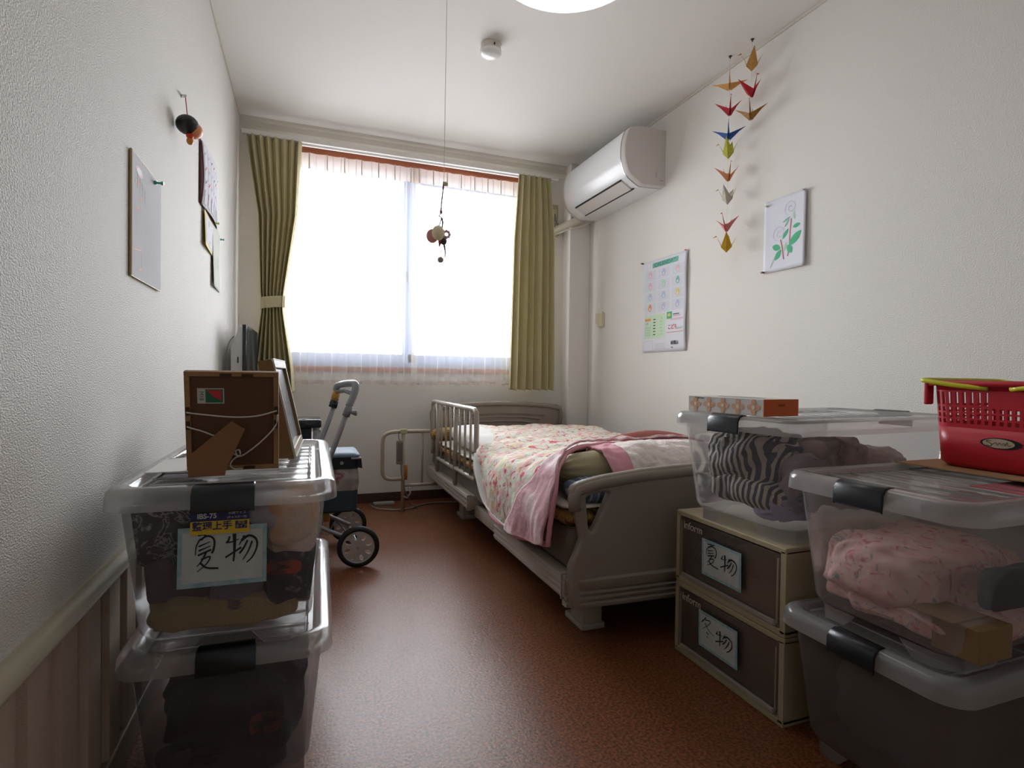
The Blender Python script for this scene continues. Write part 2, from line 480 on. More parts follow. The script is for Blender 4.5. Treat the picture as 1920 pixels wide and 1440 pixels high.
# window: wooden casing, two aluminium sashes with panes
wood = mat('reddish_brown_wood', '8a4a2c', .45, vary=.25, vscale=9, stretch=(.5, 6, 6), bump=.1)
alu = mat('silver_aluminium', '8f9db8', .4, metal=.2)
win = bpy.data.objects.new('window_1', None); COL.objects.link(win); win['kind'] = 'structure'; win.location = ((WX0+WX1)/2, BW, WZ0)
g = G()
g.box(-.325, 1.655, BW-.014, BW+.001, WZ1, WZ1+.046, .003); g.box(WX0, WX1, BW, BW+.1, WZ1-.001, WZ1+.001); g.box(WX0-.042, WX1+.042, BW-.02, BW+.1, WZ0-.035, WZ0, .003)
g.box(WX0-.042, WX0, BW-.014, BW+.1, WZ0, WZ1, .003); g.box(WX1, WX1+.042, BW-.014, BW+.1, WZ0, WZ1, .003)
obj('window_casing', g, wood, win)
g = G()
g.box(WX0, WX1, BW+.06, BW+.13, WZ0, WZ0+.035); g.box(WX0, WX1, BW+.06, BW+.13, WZ1-.03, WZ1)
g.box(WX0, WX0+.03, BW+.06, BW+.13, WZ0, WZ1); g.box(WX1-.03, WX1, BW+.06, BW+.13, WZ0, WZ1)
obj('window_frame', g, alu, win)
pane = clear('clear_pane', 'ffffff', .0, .02, .8)
for x0, x1, yy in ((WX0+.03, .71, BW+.068), (.63, WX1-.03, BW+.098)):
    g = G(); a, b = WZ0+.035, WZ1-.03
    g.box(x0, x1, yy, yy+.025, a, a+.055); g.box(x0, x1, yy, yy+.025, b-.04, b)
    g.box(x0, x0+.045, yy, yy+.025, a, b); g.box(x1-.045, x1, yy, yy+.025, a, b)
    s = obj('window_sash', g, alu, win)
    g = G(); g.box(x0+.045, x1-.045, yy+.011, yy+.015, a+.055, b-.04)
    p = obj('window_pane', g, pane, s)
    g = G(); g.box(x0+.012, x0+.03, yy-.012, yy, 1.5, 1.56, .003); obj('sash_lock', g, mat('dark_lock', '555a60', .4), s)

# ------------------------------------------------------------------ curtain rails
railm = mat('white_rail', 'e6e3de', .35)
cr_ = thing('curtain_rail', 'long white double curtain rail on the wall above the window', 'curtain rail', (.65, 3.66, 2.27))
g = G(); g.box(-.36, 1.70, 3.648, 3.672, 2.262, 2.292, .004); obj('front_track', g, railm, cr_)
g = G(); g.box(-.34, 1.68, 3.704, 3.722, 2.262, 2.286, .003); obj('rear_track', g, railm, cr_)
for x in (-.3, .2, .68, 1.15, 1.62):
    g = G(); g.box(x-.012, x+.012, 3.66, 3.77, 2.292, 2.298); g.box(x-.012, x+.012, 3.766, 3.7745, 2.275, 2.32); obj('bracket', g, railm, cr_)

# ------------------------------------------------------------------ curtains
cloth_g = pattern('olive_curtain', [(.3, 'd0c69e'), (.7, 'dcd2ac')], 90, bump=.25, bscale=500, stretch=(1, 1, .25), rough=.85)
def add_translucency(m, f, color):
    n = m.node_tree; b = n.nodes['Principled BSDF']; out = [x for x in n.nodes if x.type == 'OUTPUT_MATERIAL'][0]
    tl = n.nodes.new('ShaderNodeBsdfTranslucent'); tl.inputs[0].default_value = srgb(color)
    mx = n.nodes.new('ShaderNodeMixShader'); mx.inputs[0].default_value = f
    n.links.new(b.outputs[0], mx.inputs[1]); n.links.new(tl.outputs[0], mx.inputs[2]); n.links.new(mx.outputs[0], out.inputs[0])
add_translucency(cloth_g, .13, 'c4be90')
def curtain(name, edges, nfold, amp, y0, m, seed, parent=None, label=None, solid=.0015, nu=220, nv=90, pinch=1.0, vec=0):
    """edges: list of (z, xl, xr, amplitude factor)"""
    E = sorted(edges, reverse=True)
    rnd = random.Random(seed); ph = [rnd.uniform(-.6, .6) for _ in range(nfold+3)]; am = [rnd.uniform(.6, 1.25) for _ in range(nfold+3)]
    def fn(u, v):
        z = E[0][0]+(E[-1][0]-E[0][0])*v
        for a, b in zip(E, E[1:]):
            if b[0] <= z+1e-9:
                t = (a[0]-z)/(a[0]-b[0]) if a[0] > b[0] else 0
                t = t*t*(3-2*t) if vec else t
                xl = a[1]+(b[1]-a[1])*t; xr = a[2]+(b[2]-a[2])*t; k = a[3]+(b[3]-a[3])*t; break
        f = u*nfold; i = int(f); q = f-i
        uu = f*2*PI+ph[i]*(1-q)+ph[i+1]*q
        aa = am[i]*(1-q)+am[i+1]*q
        s = math.sin(uu); s = math.copysign(abs(s)**.8, s)
        dx = .35*math.sin(uu*2+.5)*(xr-xl)/nfold*.35
        sway = .006*noise.noise(Vector((u*6, v*3, seed)))
        return (xl+(xr-xl)*u+dx, y0+amp*aa*k*s+sway, z+.004*math.sin(uu)*v)
    g = G(); g.grid(fn, nu, nv)
    return obj(name, g, m, parent, smooth=True, label=label, solid=solid)
tl_ = thing('curtain', 'olive green curtain at the left of the window, gathered by a tie', 'curtain', (-.18, 3.66, .75), group='olive green curtains')
curtain('drape', [(2.262, -.335, -.03, .7), (1.8, -.265, -.052, .9), (1.34, -.25, -.118, .8), (1.28, -.243, -.124, .7), (1.22, -.245, -.122, .8), (.88, -.285, -.07, 1), (.735, -.30, -.06, 1)],
        7, .040, 3.655, cloth_g, 3, tl_)
g = G(); ring = []
pts = [(-.182+.068*math.cos(t), 3.655-.036*math.sin(t)) for t in [2*PI*k/28 for k in range(28)]]
g.loops([[(x, y, z+.12*(x+.18)) for x, y in pts] for z in (1.243, 1.25, 1.305, 1.312)], cap0=False, cap1=False)
obj('tieback', g, cloth_g, tl_, smooth=True, solid=.003)
tr_ = thing('curtain', 'olive green curtain hanging loose at the right of the window', 'curtain', (1.51, 3.66, .75), group='olive green curtains')
curtain('drape', [(2.262, 1.392, 1.635, .8), (2.0, 1.375, 1.66, 1), (1.8, 1.362, 1.675, 1.1), (.755, 1.342, 1.688, 1.3)], 6, .040, 3.652, cloth_g, 8, tr_)
for rr, xs in ((tl_, [-.32+.048*i for i in range(7)]), (tr_, [1.40+.045*i for i in range(6)])):
    for x in xs:
        g = G(); g.tube([(x, 3.66, 2.268), (x, 3.672, 2.25), (x, 3.668, 2.215)], .0022, 6); obj('curtain_hook', g, railm, rr)
sheer = clear('sheer_voile', 'f4f1ee', .42, gloss=0, translucent=.12)
sheer_h = clear('sheer_heading', 'ece0d8', .82, gloss=0, translucent=.25)
for nm, x0, x1, sd, lb in (('sheer_curtain', -.14, .70, 11, 'white sheer curtain over the left half of the window'), ('sheer_curtain', .655, 1.42, 12, 'white sheer curtain over the right half of the window')):
    t = thing(nm, lb, 'curtain', ((x0+x1)/2, 3.713, .785), group='white sheer curtains')
    curtain('sheer_drape', [(2.128, x0, x1, .55), (1.9, x0, x1, .8), (.785, x0+.005, x1-.005, 1.15)], 9, .014, 3.713, sheer, sd, t, nu=260, nv=40, solid=0)
    curtain('heading_band', [(2.224, x0, x1, .5), (2.128, x0, x1, .55)], 9, .014, 3.713, sheer_h, sd, t, nu=260, nv=6, solid=0)
    for k in range(8):
        g = G(); x = x0+(k+.5)*(x1-x0)/8; g.tube([(x, 3.70, 2.222), (x, 3.698, 2.15), (x+.002, 3.70, 2.125)], .0035, 6)
        obj('pinch_pleat', g, mat('pleat_thread', 'c9c2b8', .8), t)
    curtain('hem', [(.812, x0+.005, x1-.005, 1.13), (.785, x0+.005, x1-.005, 1.15)], 9, .014, 3.7125, sheer_h, sd, t, nu=260, nv=3, solid=0)

# ------------------------------------------------------------------ ceiling lamp, smoke detector, hooks
L = thing('ceiling_lamp', 'round white ceiling lamp, lit, at the top of the picture', 'lamp', (.882, 1.83, CE))
g = G(); g.lathe([(.29, 2.398), (.30, 2.385), (.295, 2.36), (.27, 2.36)], (.882, 1.83, 0), 48); obj('lamp_base', g, mat('lamp_rim', 'e8e8ea', .4), L, smooth=True)
g = G(); g.lathe([(.285, 2.362), (.28, 2.345), (.25, 2.327), (.18, 2.315), (.08, 2.31), (.001, 2.309)], (.882, 1.83, 0), 48)
obj('lamp_shade', g, mat('lit_lamp_shade', 'ffffff', .4, emit=2.2), L, smooth=True)
S = thing('smoke_detector', 'small round white smoke detector on the ceiling', 'smoke detector', (.803, 2.50, CE))
g = G(); g.lathe([(.001, 2.3995), (.048, 2.3995), (.048, 2.375), (.05, 2.373), (.05, 2.368)], (.803, 2.50, 0), 32); obj('detector_base', g, mat('ivory_plastic', 'cfcabd', .5), S, smooth=True, auto=True)
g = G(); g.lathe([(.05, 2.368), (.05, 2.36), (.044, 2.352), (.028, 2.345), (.001, 2.342)], (.803, 2.50, 0), 32); obj('detector_dome', g, mat('white_gloss', 'e6e6e2', .25), S, smooth=True, auto=True)
g = G(); g.box(.802, .808, 2.449, 2.453, 2.376, 2.386); obj('vent_slot', g, mat('black_slot', '202020', .6), S)

hookm = mat('dark_hook', '4c453e', .5)
hk = [((1.896, 2.16, CE), 'dark little ceiling hook farther from the lamp, over the longer row of cranes'), ((1.893, 2.016, CE), 'dark little ceiling hook nearer the lamp, over the shorter row of cranes')]
for p, lb in hk:
    g = G(); g.lathe([(.001, CE-.0005), (.008, CE-.0005), (.007, CE-.004), (.003, CE-.006), (.003, CE-.012), (.001, CE-.013)], (p[0], p[1], 0), 14)
    tag(base(obj('ceiling_hook', g, hookm, smooth=True), p), lb, 'hook', 'dark ceiling hooks')
thr = clear('nylon_thread', 'f4f4f4', .25, .2, 0)
for (x, y, z1), n, lb in (((1.896, 2.16, 1.50), 0, 'long clear thread through eight paper cranes'), ((1.893, 2.016, 2.06), 1, 'short clear thread through three paper cranes')):
    g = G(); g.tube([(x, y, CE-.012), (x, y, z1)], .0005, 5)
    tag(base(obj('hanging_thread', g, thr), (x, y, z1)), lb, 'thread', 'clear crane threads')

# ------------------------------------------------------------------ paper cranes
def crane(loc, rz, color, lab, tilt=0, wing=1.0, up_=.5):
    m = mat('crane_'+color, color, .6, vary=.12, vscale=60)
    add = [x for x in m.node_tree.nodes if x.type == 'BSDF_TRANSLUCENT']
    if not add: add_translucency(m, .3, color)
    t = thing('paper_crane', lab, 'origami crane', loc, rz, 'folded paper cranes on threads')
    t.rotation_euler = (tilt, 0, rz)
    s = .074*wing
    # body: a folded diamond, keel down, hollow back
    A, B, K, T = Vector((.026, 0, .004)), Vector((-.026, 0, .004)), Vector((0, 0, -.030)), Vector((0, 0, .012))
    g = G()
    for sy in (1, -1):
        m1 = Vector((0, sy*.009, .002))
        for tri in ((A, K, m1), (K, B, m1), (A, m1, T), (B, T, m1)): g.face(tri)
    obj('crane_body', g, m, t, world=False, solid=.0004)
    for sy in (1, -1):
        tip = Vector((-.004, sy*s*math.cos(up_), s*math.sin(up_)+.004))
        g = G(); r1, r2 = Vector((.025, sy*.004, -.002)), Vector((-.025, sy*.004, -.002)); k2 = Vector((0, sy*.005, -.028))
        md = (r1+r2)/2*.4+tip*.6+Vector((0, 0, -.006))
        g.face((r1, md, k2)); g.face((r2, k2, md)); g.face((r1, tip, md)); g.face((r2, md, tip))
        obj('wing', g, m, t, world=False, solid=.0004)
    for sx, nm in ((1, 'neck'), (-1, 'tail')):
        g = G(); e = Vector((sx*.048, 0, .056 if sx > 0 else .050))
        b0, b1 = Vector((sx*.004, 0, -.026)), Vector((sx*.023, 0, .000))
        for sy in (1, -1):
            q = Vector((sx*.016, sy*.005, -.008)); g.face((b0, q, e)); g.face((q, b1, e))
        if sx > 0:
            h = e+Vector((.015, 0, -.010)); g.face((e+Vector((0, .002, 0)), e+Vector((-.004, 0, -.006)), h)); g.face((e+Vector((0, -.002, 0)), h, e+Vector((-.004, 0, -.006))))
        obj(nm, g, m, t, world=False, solid=.0004)
CR = [((1.896, 2.16, 2.262), 228, 'ecb866', 'pale orange paper crane, topmost on the longer thread', 0, 1.1, .12),
      ((1.896, 2.16, 2.142), 243, 'c01f28', 'red paper crane on the longer thread, between the pale orange and the blue ones', .1, 1.0, .55),
      ((1.896, 2.16, 2.025), 226, '2360b0', 'blue paper crane, the only blue one', 0, 1.1, .35),
      ((1.896, 2.16, 1.940), 118, 'd3cf4e', 'yellow-green paper crane just under the blue one', 0, 1.0, 1.0),
      ((1.896, 2.16, 1.830), 250, 'dd935c', 'orange paper crane under the yellow-green one', .1, 1.0, .6),
      ((1.896, 2.16, 1.722), 112, 'd5cdbd', 'white paper crane halfway down the longer thread', 0, 1.0, .8),
      ((1.896, 2.16, 1.590), 200, 'e08888', 'pink paper crane second from the bottom', 0, .95, .55),
      ((1.896, 2.16, 1.492), 132, 'd8ad20', 'mustard yellow paper crane at the bottom of the longer thread', 0, 1.0, .95),
      ((1.893, 2.016, 2.285), 146, 'dfae62', 'tan orange paper crane, topmost on the shorter thread', 0, 1.0, 1.05),
      ((1.893, 2.016, 2.165), 265, 'c41e2c', 'red paper crane in the middle of the shorter thread', .15, 1.1, .7),
      ((1.893, 2.016, 2.060), 218, 'b07c2e', 'golden brown paper crane at the bottom of the shorter thread', 0, 1.05, .45)]
for c in CR: crane(c[0], R(c[1]), *c[2:])

# ------------------------------------------------------------------ air conditioner and its pipe
acw = mat('ac_white', 'e9e9ea', .3); acs = mat('ac_side', 'd3ccc8', .45)
AC = thing('air_conditioner', 'white wall-mounted air conditioner high on the right wall', 'air conditioner', (RW, 3.16, 2.0))
prof = [(1.965, 1.972), (1.84, 1.966), (1.80, 1.972), (1.725, 2.02), (1.700, 2.07), (1.689, 2.12), (1.692, 2.20), (1.715, 2.27), (1.745, 2.287), (1.80, 2.30), (1.965, 2.302)]
P2 = bez([(a, 0, b) for a, b in prof], 5)
def acring(y, sc_=1.0):
    c = Vector((1.966, 0, 2.13)); return [Vector((1.966 if p.x > 1.9649 else c.x+(p.x-c.x)*sc_, y, c.z+(p.z-c.z)*sc_)) for p in P2]
g = G(); g.loops([acring(2.80), acring(3.54)]); obj('front_panel', g, acw, AC, smooth=True, auto=True)
for ya, yb, yc in ((2.80, 2.765, 2.757), (3.54, 3.565, 3.573)):
    g = G(); g.loops([acring(ya, .995), acring(yb, .995), acring(yc, .975)]); obj('end_cap', g, acs, AC, smooth=True, auto=True)
g = G(); g.loops([acring(2.796, 1.003), acring(2.802, 1.003)]); obj('chrome_strip', g, mat('silver_strip', 'aab0b6', .25, metal=.6), AC, smooth=True, auto=True, label='silver edge line')
# louvre with the two dark slots on the sloped underside
def on_under(t, y, off=0):
    a, b = Vector((1.728, 0, 2.018)), Vector((1.815, 0, 1.9675)); p = a.lerp(b, t); n = Vector((-.502, 0, -.865)); return Vector((p.x, y, p.z))+n*off
g = G()
for t0, t1, y0, y1 in ((.02, .10, 2.86, 3.44), (.88, .96, 2.84, 3.44)):
    g.loops([[on_under(t0, y, -.004), on_under(t1, y, -.004), on_under(t1, y, .010), on_under(t0, y, .010)] for y in (y0, y1)])
obj('air_slot', g, mat('slot_black', '15171b', .6), AC)
g = G(); g.loops([[on_under(.10, y, -.004), on_under(.88, y, -.004), on_under(.88, y, .010), on_under(.10, y, .010)] for y in (2.86, 3.44)]); obj('louvre', g, acs, AC)
g = G(); g.box(1.90, 1.906, 2.7555, 2.758, 2.02, 2.05); g.box(1.93, 1.95, 2.7555, 2.758, 2.0, 2.006); obj('side_latch', g, mat('ac_latch', 'b5aeaa', .5), AC)
pw = mat('pipe_cover', 'cdc6b4', .6)
g = G(); g.tube(bez([(1.90, 3.565, 2.03), (1.87, 3.62, 2.00), (1.81, 3.68, 1.965), (1.755, 3.74, 1.94), (1.735, 3.774, 1.93)], 5), .032, 14)
tag(base(obj('pipe', g, pw, smooth=True), (1.735, 3.774, 1.93)), 'cream wrapped pipe from the air conditioner into the wall', 'pipe')
g = G(); g.tube(bez([(1.93, 3.56, 1.975), (1.88, 3.60, 1.945), (1.79, 3.64, 1.92), (1.745, 3.70, 1.905), (1.728, 3.755, 1.90), (1.722, 3.76, 1.86), (1.717, 3.762, 1.80)], 5), .005, 8)
tag(base(obj('power_cord', g, mat('cord_cream', 'd8d0bd', .6), smooth=True), (1.717, 3.762, 1.8)), 'thin cream cord drooping under the air conditioner pipe', 'cord')
o_ = thing('wall_outlet', 'beige electric outlet with a cord plugged in, right of the window', 'outlet', (1.715, BW, 2.06))
plm = mat('outlet_plate', 'b8ae9c', .5)
g = G(); g.box(1.680, 1.752, 3.766, BW, 2.0, 2.122, .003); obj('cover_plate', g, plm, o_)
g = G(); g.box(1.700, 1.735, 3.755, 3.766, 2.035, 2.085, .003); obj('plug', g, pw, o_)
g = G(); g.tube(bez([(1.718, 3.752, 2.05), (1.722, 3.745, 2.0), (1.742, 3.74, 1.96), (1.752, 3.742, 1.93)], 5), .003, 8); obj('cord', g, mat('cord_dark', '6a6258', .6), o_, smooth=True)
s_ = thing('junction_cover', 'square beige pipe hole cover under the outlet beside the right curtain', 'wall plate', (1.715, BW, 1.94))
g = G(); g.box(1.682, 1.757, 3.755, BW, 1.885, 1.992, .006); obj('cover_plate', g, plm, s_)
g = G(); g.lathe([(.036, 0), (.04, .004), (.036, .012)], (1.73, 3.758, 1.93), 20, axis='Y'); obj('pipe_collar', g, pw, s_, smooth=True)

sw = thing('wall_switch', 'small cream switch and remote holder on the right wall past the bed', 'switch', (RW, 3.49, 1.21))
swm = mat('switch_cream', 'd9d0b6', .5)
g = G(); g.box(RW-.008, RW, 3.50, 3.555, 1.235, 1.31, .002); obj('switch_plate', g, swm, sw)
g = G(); g.box(RW-.024, RW, 3.432, 3.492, 1.208, 1.305, .004); obj('remote_holder', g, swm, sw)
g = G(); g.box(RW-.020, RW-.006, 3.44, 3.485, 1.225, 1.315, .003); obj('remote', g, mat('remote_white', 'e2dfd6', .4), sw)

# ------------------------------------------------------------------ the bed
bedm = mat('bed_resin', '90867a', .45, bump=.08, bscale=400)
bedr = mat('bed_rail_paint', 'a39b90', .3)
dark = mat('underside_dark', '2c2825', .7)
BED = thing('care_bed', 'taupe resin care bed along the right wall with its head under the window', 'bed', (1.265, 2.6, 0))
def mirror(pts, c=1.265): return [(2*c-x, z) for x, z in reversed(pts)]
half = [(.80, .128), (.784, .14), (.779, .17), (.779, .262), (.797, .300), (.817, .345), (.812, .370), (.797, .42), (.782, .476), (.778, .502), (.786, .516), (.806, .526), (.85, .536), (.896, .544), (1.035, .558), (1.16, .565)]
outline = half+[(1.265, .568)]+mirror(half)
hole = [(p.x, p.y) for p in bez([(.833, .470, 0), (.838, .480, 0), (.87, .488, 0), (.905, .490, 0), (.912, .480, 0), (.890, .435, 0), (.860, .376, 0), (.850, .370, 0), (.843, .378, 0), (.838, .42, 0)], 3, True)]
fr = frame((0, 1.563, 0), (1, 0, 0), (0, 0, 1))
g = shape2d([outline, hole, mirror(hole)], .036, fr, .012, 3)
fb = obj('footboard', g, bedm, BED, smooth=True, auto=True)
def bowed(x0, x1, z0, z1, y, bow, n=24, depth=.03, r=.02):
    rings = []
    for i in range(n+1):
        t = i/n; x = x0+(x1-x0)*t; e = min(1, min(t, 1-t)*(x1-x0)/r)
        yy = y-bow*(1-(2*t-1)**2)+(1-math.sqrt(max(0, 1-(1-e)**2)))*r
        rings.append([Vector((x, yy+depth, z0)), Vector((x, yy+.004, z0)), Vector((x, yy, z0+.006)), Vector((x, yy, z1-.006)), Vector((x, yy+.008, z1)), Vector((x, yy+depth, z1))])
    return rings
for z0, z1, bw in ((.130, .150, .018), (.152, .168, .0165), (.170, .184, .015), (.186, .222, .0135)):
    g = G(); g.loops(bowed(.775, 1.755, z0, z1, 1.543, bw)); obj('bumper_ridge', g, bedm, fb, smooth=True, auto=True)
# raised round rim along the top of the footboard
g = G(); g.tube([(x, 1.556, z-.012) for x, z in [(.797, .45), (.792, .49), (.806, .513), (.85, .524), (.896, .532), (1.035, .546), (1.265, .556), (1.495, .546), (1.634, .532), (1.68, .524), (1.724, .513), (1.738, .49), (1.733, .45)]], .020, 12)
obj('footboard_rim', g, bedm, fb, smooth=True)
# headboard
hh = [(.86, .20), (.80, .28), (.806, .40), (.796, .47), (.782, .56), (.780, .60), (.79, .632), (.82, .65), (.90, .660), (1.05, .672), (1.18, .678)]
fr = frame((0, 3.645, 0), (1, 0, 0), (0, 0, 1))
g = shape2d([hh+[(1.265, .68)]+mirror(hh)], .03, fr, .010, 3)
hb = obj('headboard', g, bedm, BED, smooth=True, auto=True)
g = G(); g.tube([(.800, 3.628, .50), (.795, 3.626, .58), (.806, 3.626, .625), (.90, 3.626, .644), (1.05, 3.626, .656), (1.265, 3.626, .663), (1.48, 3.626, .656), (1.63, 3.626, .644), (1.724, 3.626, .625), (1.733, 3.626, .58), (1.715, 3.628, .50)], .016, 10); obj('headboard_rim', g, bedm, hb, smooth=True)
for z, dz in ((.585, .014), (.56, .014), (.53, .014)):
    g = G(); g.tube([(.93+.35*(.585-z)*4, 3.63, z-.01), (1.1, 3.628, z+.006), (1.265, 3.628, z+.01), (1.43, 3.628, z+.006), (1.60-.35*(.585-z)*4, 3.63, z-.01)], .006, 8); obj('raised_line', g, bedm, hb, smooth=True)
# side rails of the frame
for nm, y0, y1, z0, z1, x0, x1 in (('side_rail', 1.575, 2.25, .158, .232, .765, .815), ('side_rail', 2.64, 3.62, .188, .258, .760, .835), ('inner_rail', 2.2, 2.66, .15, .21, .80, .84), ('side_rail', 1.575, 3.62, .158, .24, 1.715, 1.765)):
    g = G(); g.box(x0, x1, y0, y1, z0, z1, .006); 
    r_ = obj(nm, g, bedr, BED, smooth=True, auto=True)
    if nm == 'side_rail' and x0 < 1:
        g = G()
        for k in range(3): g.box(x0-.003, x0+.002, y0+.004, y1-.004, z0+.012+.020*k, z0+.020+.020*k)
        obj('groove_line', g, bedr, r_)
        g = G(); g.box(x0-.003, x0+.02, y0+.002, y0+.006, z0-.002, z1+.002); obj('end_plate', g, mat('steel_edge', 'b9bbbd', .25, metal=.7), r_)
g = G(); g.box(.84, 1.70, 1.62, 3.60, .20, .225, .004); obj('mattress_deck', g, dark, BED)
for x in (.885, 1.56):
    for y in (1.66, 3.17):
        g = G(); g.box(x, x+.075, y, y+.095, .02, .20, .006); g.box(x-.006, x+.082, y-.008, y+.125, 0, .022, .005)
        obj('leg', g, bedr, BED, smooth=True, auto=True)
g = G(); g.box(.86, .90, 1.7, 3.3, .13, .165); obj('under_beam', g, dark, BED)
g = G(); g.box(1.2, 1.35, 2.2, 2.9, .10, .18, .01); obj('motor_box', g, dark, BED)

# side guard (removable) with uprights
GR = thing('bed_guard_rail', 'beige tubular side guard standing at the head end of the bed', 'bed rail', (.77, 3.0, .26))
X = .77
g = G(); g.tube(bez([(X, 3.50, .352), (X, 3.50, .5), (X, 3.50, .645), (X, 3.492, .672), (X, 3.465, .685), (X, 3.2, .687), (X, 2.8, .689), (X, 2.60, .690), (X, 2.56, .683), (X, 2.542, .655), (X, 2.54, .5), (X, 2.54, .352)], 4), .0125, 12); obj('outer_tube', g, bedr, GR, smooth=True)
for y0, y1, z in ((3.36, 2.93, .345), (2.93, 2.54, .352)):
    g = G(); g.tube([(X, y0, z), (X, y1, z)], .011, 12); obj('bottom_bar', g, bedr, GR, smooth=True)
for y in (2.64, 2.74, 2.84, 3.04, 3.15, 3.26):
    g = G(); g.tube([(X, y, .35), (X, y, .684)], .0065, 10); obj('upright', g, bedr, GR, smooth=True)
for y in (2.93, 3.36):
    g = G(); g.tube([(X, y, .262), (X, y, .686)], .0125, 12); obj('post', g, bedr, GR, smooth=True)

# swing-out grab bar at the head corner
GB = thing('swing_grab_bar', 'beige tubular grab bar swung out beside the head of the bed', 'grab bar', (.575, 3.45, 0))
Y = 3.47
beige = mat('beige_tube', 'b0a08c', .35)
g = G(); g.tube(bez([(.578, Y, .205), (.50, Y, .206), (.465, Y, .222), (.452, Y, .26), (.452, Y, .34), (.453, Y, .44), (.466, Y, .478), (.50, Y, .495), (.54, Y, .498), (.62, Y, .499), (.745, Y, .499)], 4), .012, 12); obj('grab_loop', g, beige, GB, smooth=True)
g = G(); g.tube([(.578, Y, 0), (.578, Y, .485)], .0115, 12); obj('post', g, beige, GB, smooth=True)
g = G(); g.tube([(.594, Y-.006, .20), (.594, Y-.006, .29)], .0105, 12); obj('orange_sleeve', g, mat('orange_sleeve', 'b06a1c', .45), GB, smooth=True)
g = G(); g.tube([(.70, Y+.01, .16), (.70, Y+.01, .495)], .007, 10); obj('thin_post', g, beige, GB, smooth=True)
g = G(); g.tube([(.586, Y, .163), (.82, Y, .163)], .010, 12); obj('lower_bar', g, beige, GB, smooth=True)
g = G(); g.box(.556, .60, Y-.016, Y+.016, .485, .515, .004); obj('joint', g, mat('joint_cream', 'b8b48f', .5), GB)
g = G(); g.tube([(.578, Y, .095), (.60, Y-.03, .09), (.62, Y-.03, .12), (.612, Y-.02, .155)], .006, 8); obj('lock_lever', g, beige, GB, smooth=True)
rc = thing('bed_remote', 'grey-brown corded hand control hanging on the swing grab bar', 'remote control', (.545, Y-.02, .3))
g = G(); g.box(.532, .572, Y-.035, Y-.012, .30, .445, .006); obj('handset', g, mat('remote_taupe', '857d70', .5), rc)
g = G(); g.box(.537, .566, Y-.037, Y-.0345, .32, .43, .001); obj('button_panel', g, mat('remote_panel', '6c675f', .5), rc)
g = G(); g.tube(bez([(.552, Y-.022, .445), (.545, Y-.022, .47), (.55, Y-.01, .50)], 4), .002, 6); obj('hook_strap', g, dark, rc)
g = G(); g.tube(bez([(.56, Y-.022, .30), (.566, Y-.03, .22), (.60, Y-.05, .10), (.66, Y-.05, .02)], 5), .003, 6); obj('coiled_cord', g, mat('cord_dark', '6a6258'), rc, smooth=True)
g = G(); g.tube(bez([(.40, 3.64, .012), (.45, 3.55, .006), (.60, 3.50, .006), (.8, 3.62, .006), (1.1, 3.5, .006), (1.3, 3.0, .006)], 8), .0045, 8)
tag(base(obj('power_cord', g, mat('cord_grey', '8d8a84', .6), smooth=True), (.45, 3.55, 0)), 'pale grey cord lying on the floor by the back wall', 'cord')
g = G(); g.box(.425, .56, 3.67, 3.72, 0, .016, .004); tag(base(obj('plug_strip', g, mat('strip_grey', '9aa09e', .5)), (.5, 3.7, 0)), 'flat pale grey power strip on the floor against the brown baseboard', 'power strip')

# mattress, pads and bedding
meshm = pattern('mattress_mesh', [(.4, '6e665f'), (.6, '8d857c')], 60, 'wave', bands='Z', bump=.4, bscale=600)
g = G(); g.box(.80, 1.75, 1.60, 3.60, .226, .368, .03, seg=4); tag(base(obj('mattress', g, meshm, smooth=True), (1.27, 2.6, .226)), 'grey-brown mesh mattress lying on the bed frame', 'mattress')
gold = pattern('gold_brocade', [(.30, '3a2616'), (.42, '8a6634'), (.55, 'b79a5e'), (.66, '7c3a24'), (.8, 'cdb888')], 26, distort=1.2, bump=.6, bscale=60, detail=4)
def slab(name, x0, x1, y0, y1, z0, z1, m, lab, cat, r=.03, wob=.008, seed=0, n=36, group=None):
    def fn(u, v):
        a = u*2*PI
        return (0, 0, 0)
    g = G(); rings = []
    ny = 50
    for j in range(ny+1):
        t = j/ny; yy = y0+(y1-y0)*t
        e = min(1, min(t, 1-t)*(y1-y0)/r); e = math.sqrt(max(.02, 1-(1-e)**2))
        ring = []
        hx, hz = (x1-x0)/2, (z1-z0)/2
        for k in range(n*2):
            a = 2*PI*k/(n*2)
            c, s = math.cos(a), math.sin(a)
            px = math.copysign(abs(c)**(.12), c)*(hx-(1-e)*r); pz = math.copysign(abs(s)**.6, s)*hz*e
            nz = noise.noise(Vector((px*7, yy*7, pz*9+seed)))*wob
            ring.append(Vector(((x0+x1)/2+px+nz*1.2, yy, (z0+z1)/2+pz+nz)))
        rings.append(ring)
    g.loops(rings); o = obj(name, g, m, smooth=True)
    return tag(base(o, ((x0+x1)/2, (y0+y1)/2, z0)), lab, cat, group)
slab('quilted_pad', .785, 1.75, 1.595, 3.56, .370, .422, gold, 'gold and brown brocade futon pad under the sheets', 'futon pad', .04, .012, 3)
white_c = mat('white_sheet', 'e6e3e0', .85, bump=.3, bscale=80)
slab('bed_sheet', .79, 1.745, 1.60, 3.5, .424, .442, mat('cream_sheet', 'cbc3b4', .85, bump=.3, bscale=60), 'cream white folded sheet between the brocade pad and the quilt', 'sheet', .02, .008, 5)
blob('brocade_cushion', (.86, 3.47, .475), (.22, .16, .09), gold, 'gold brocade cushion corner sticking out at the head of the bed', 'cushion', 2, .15, 6, 4, sq=.7)
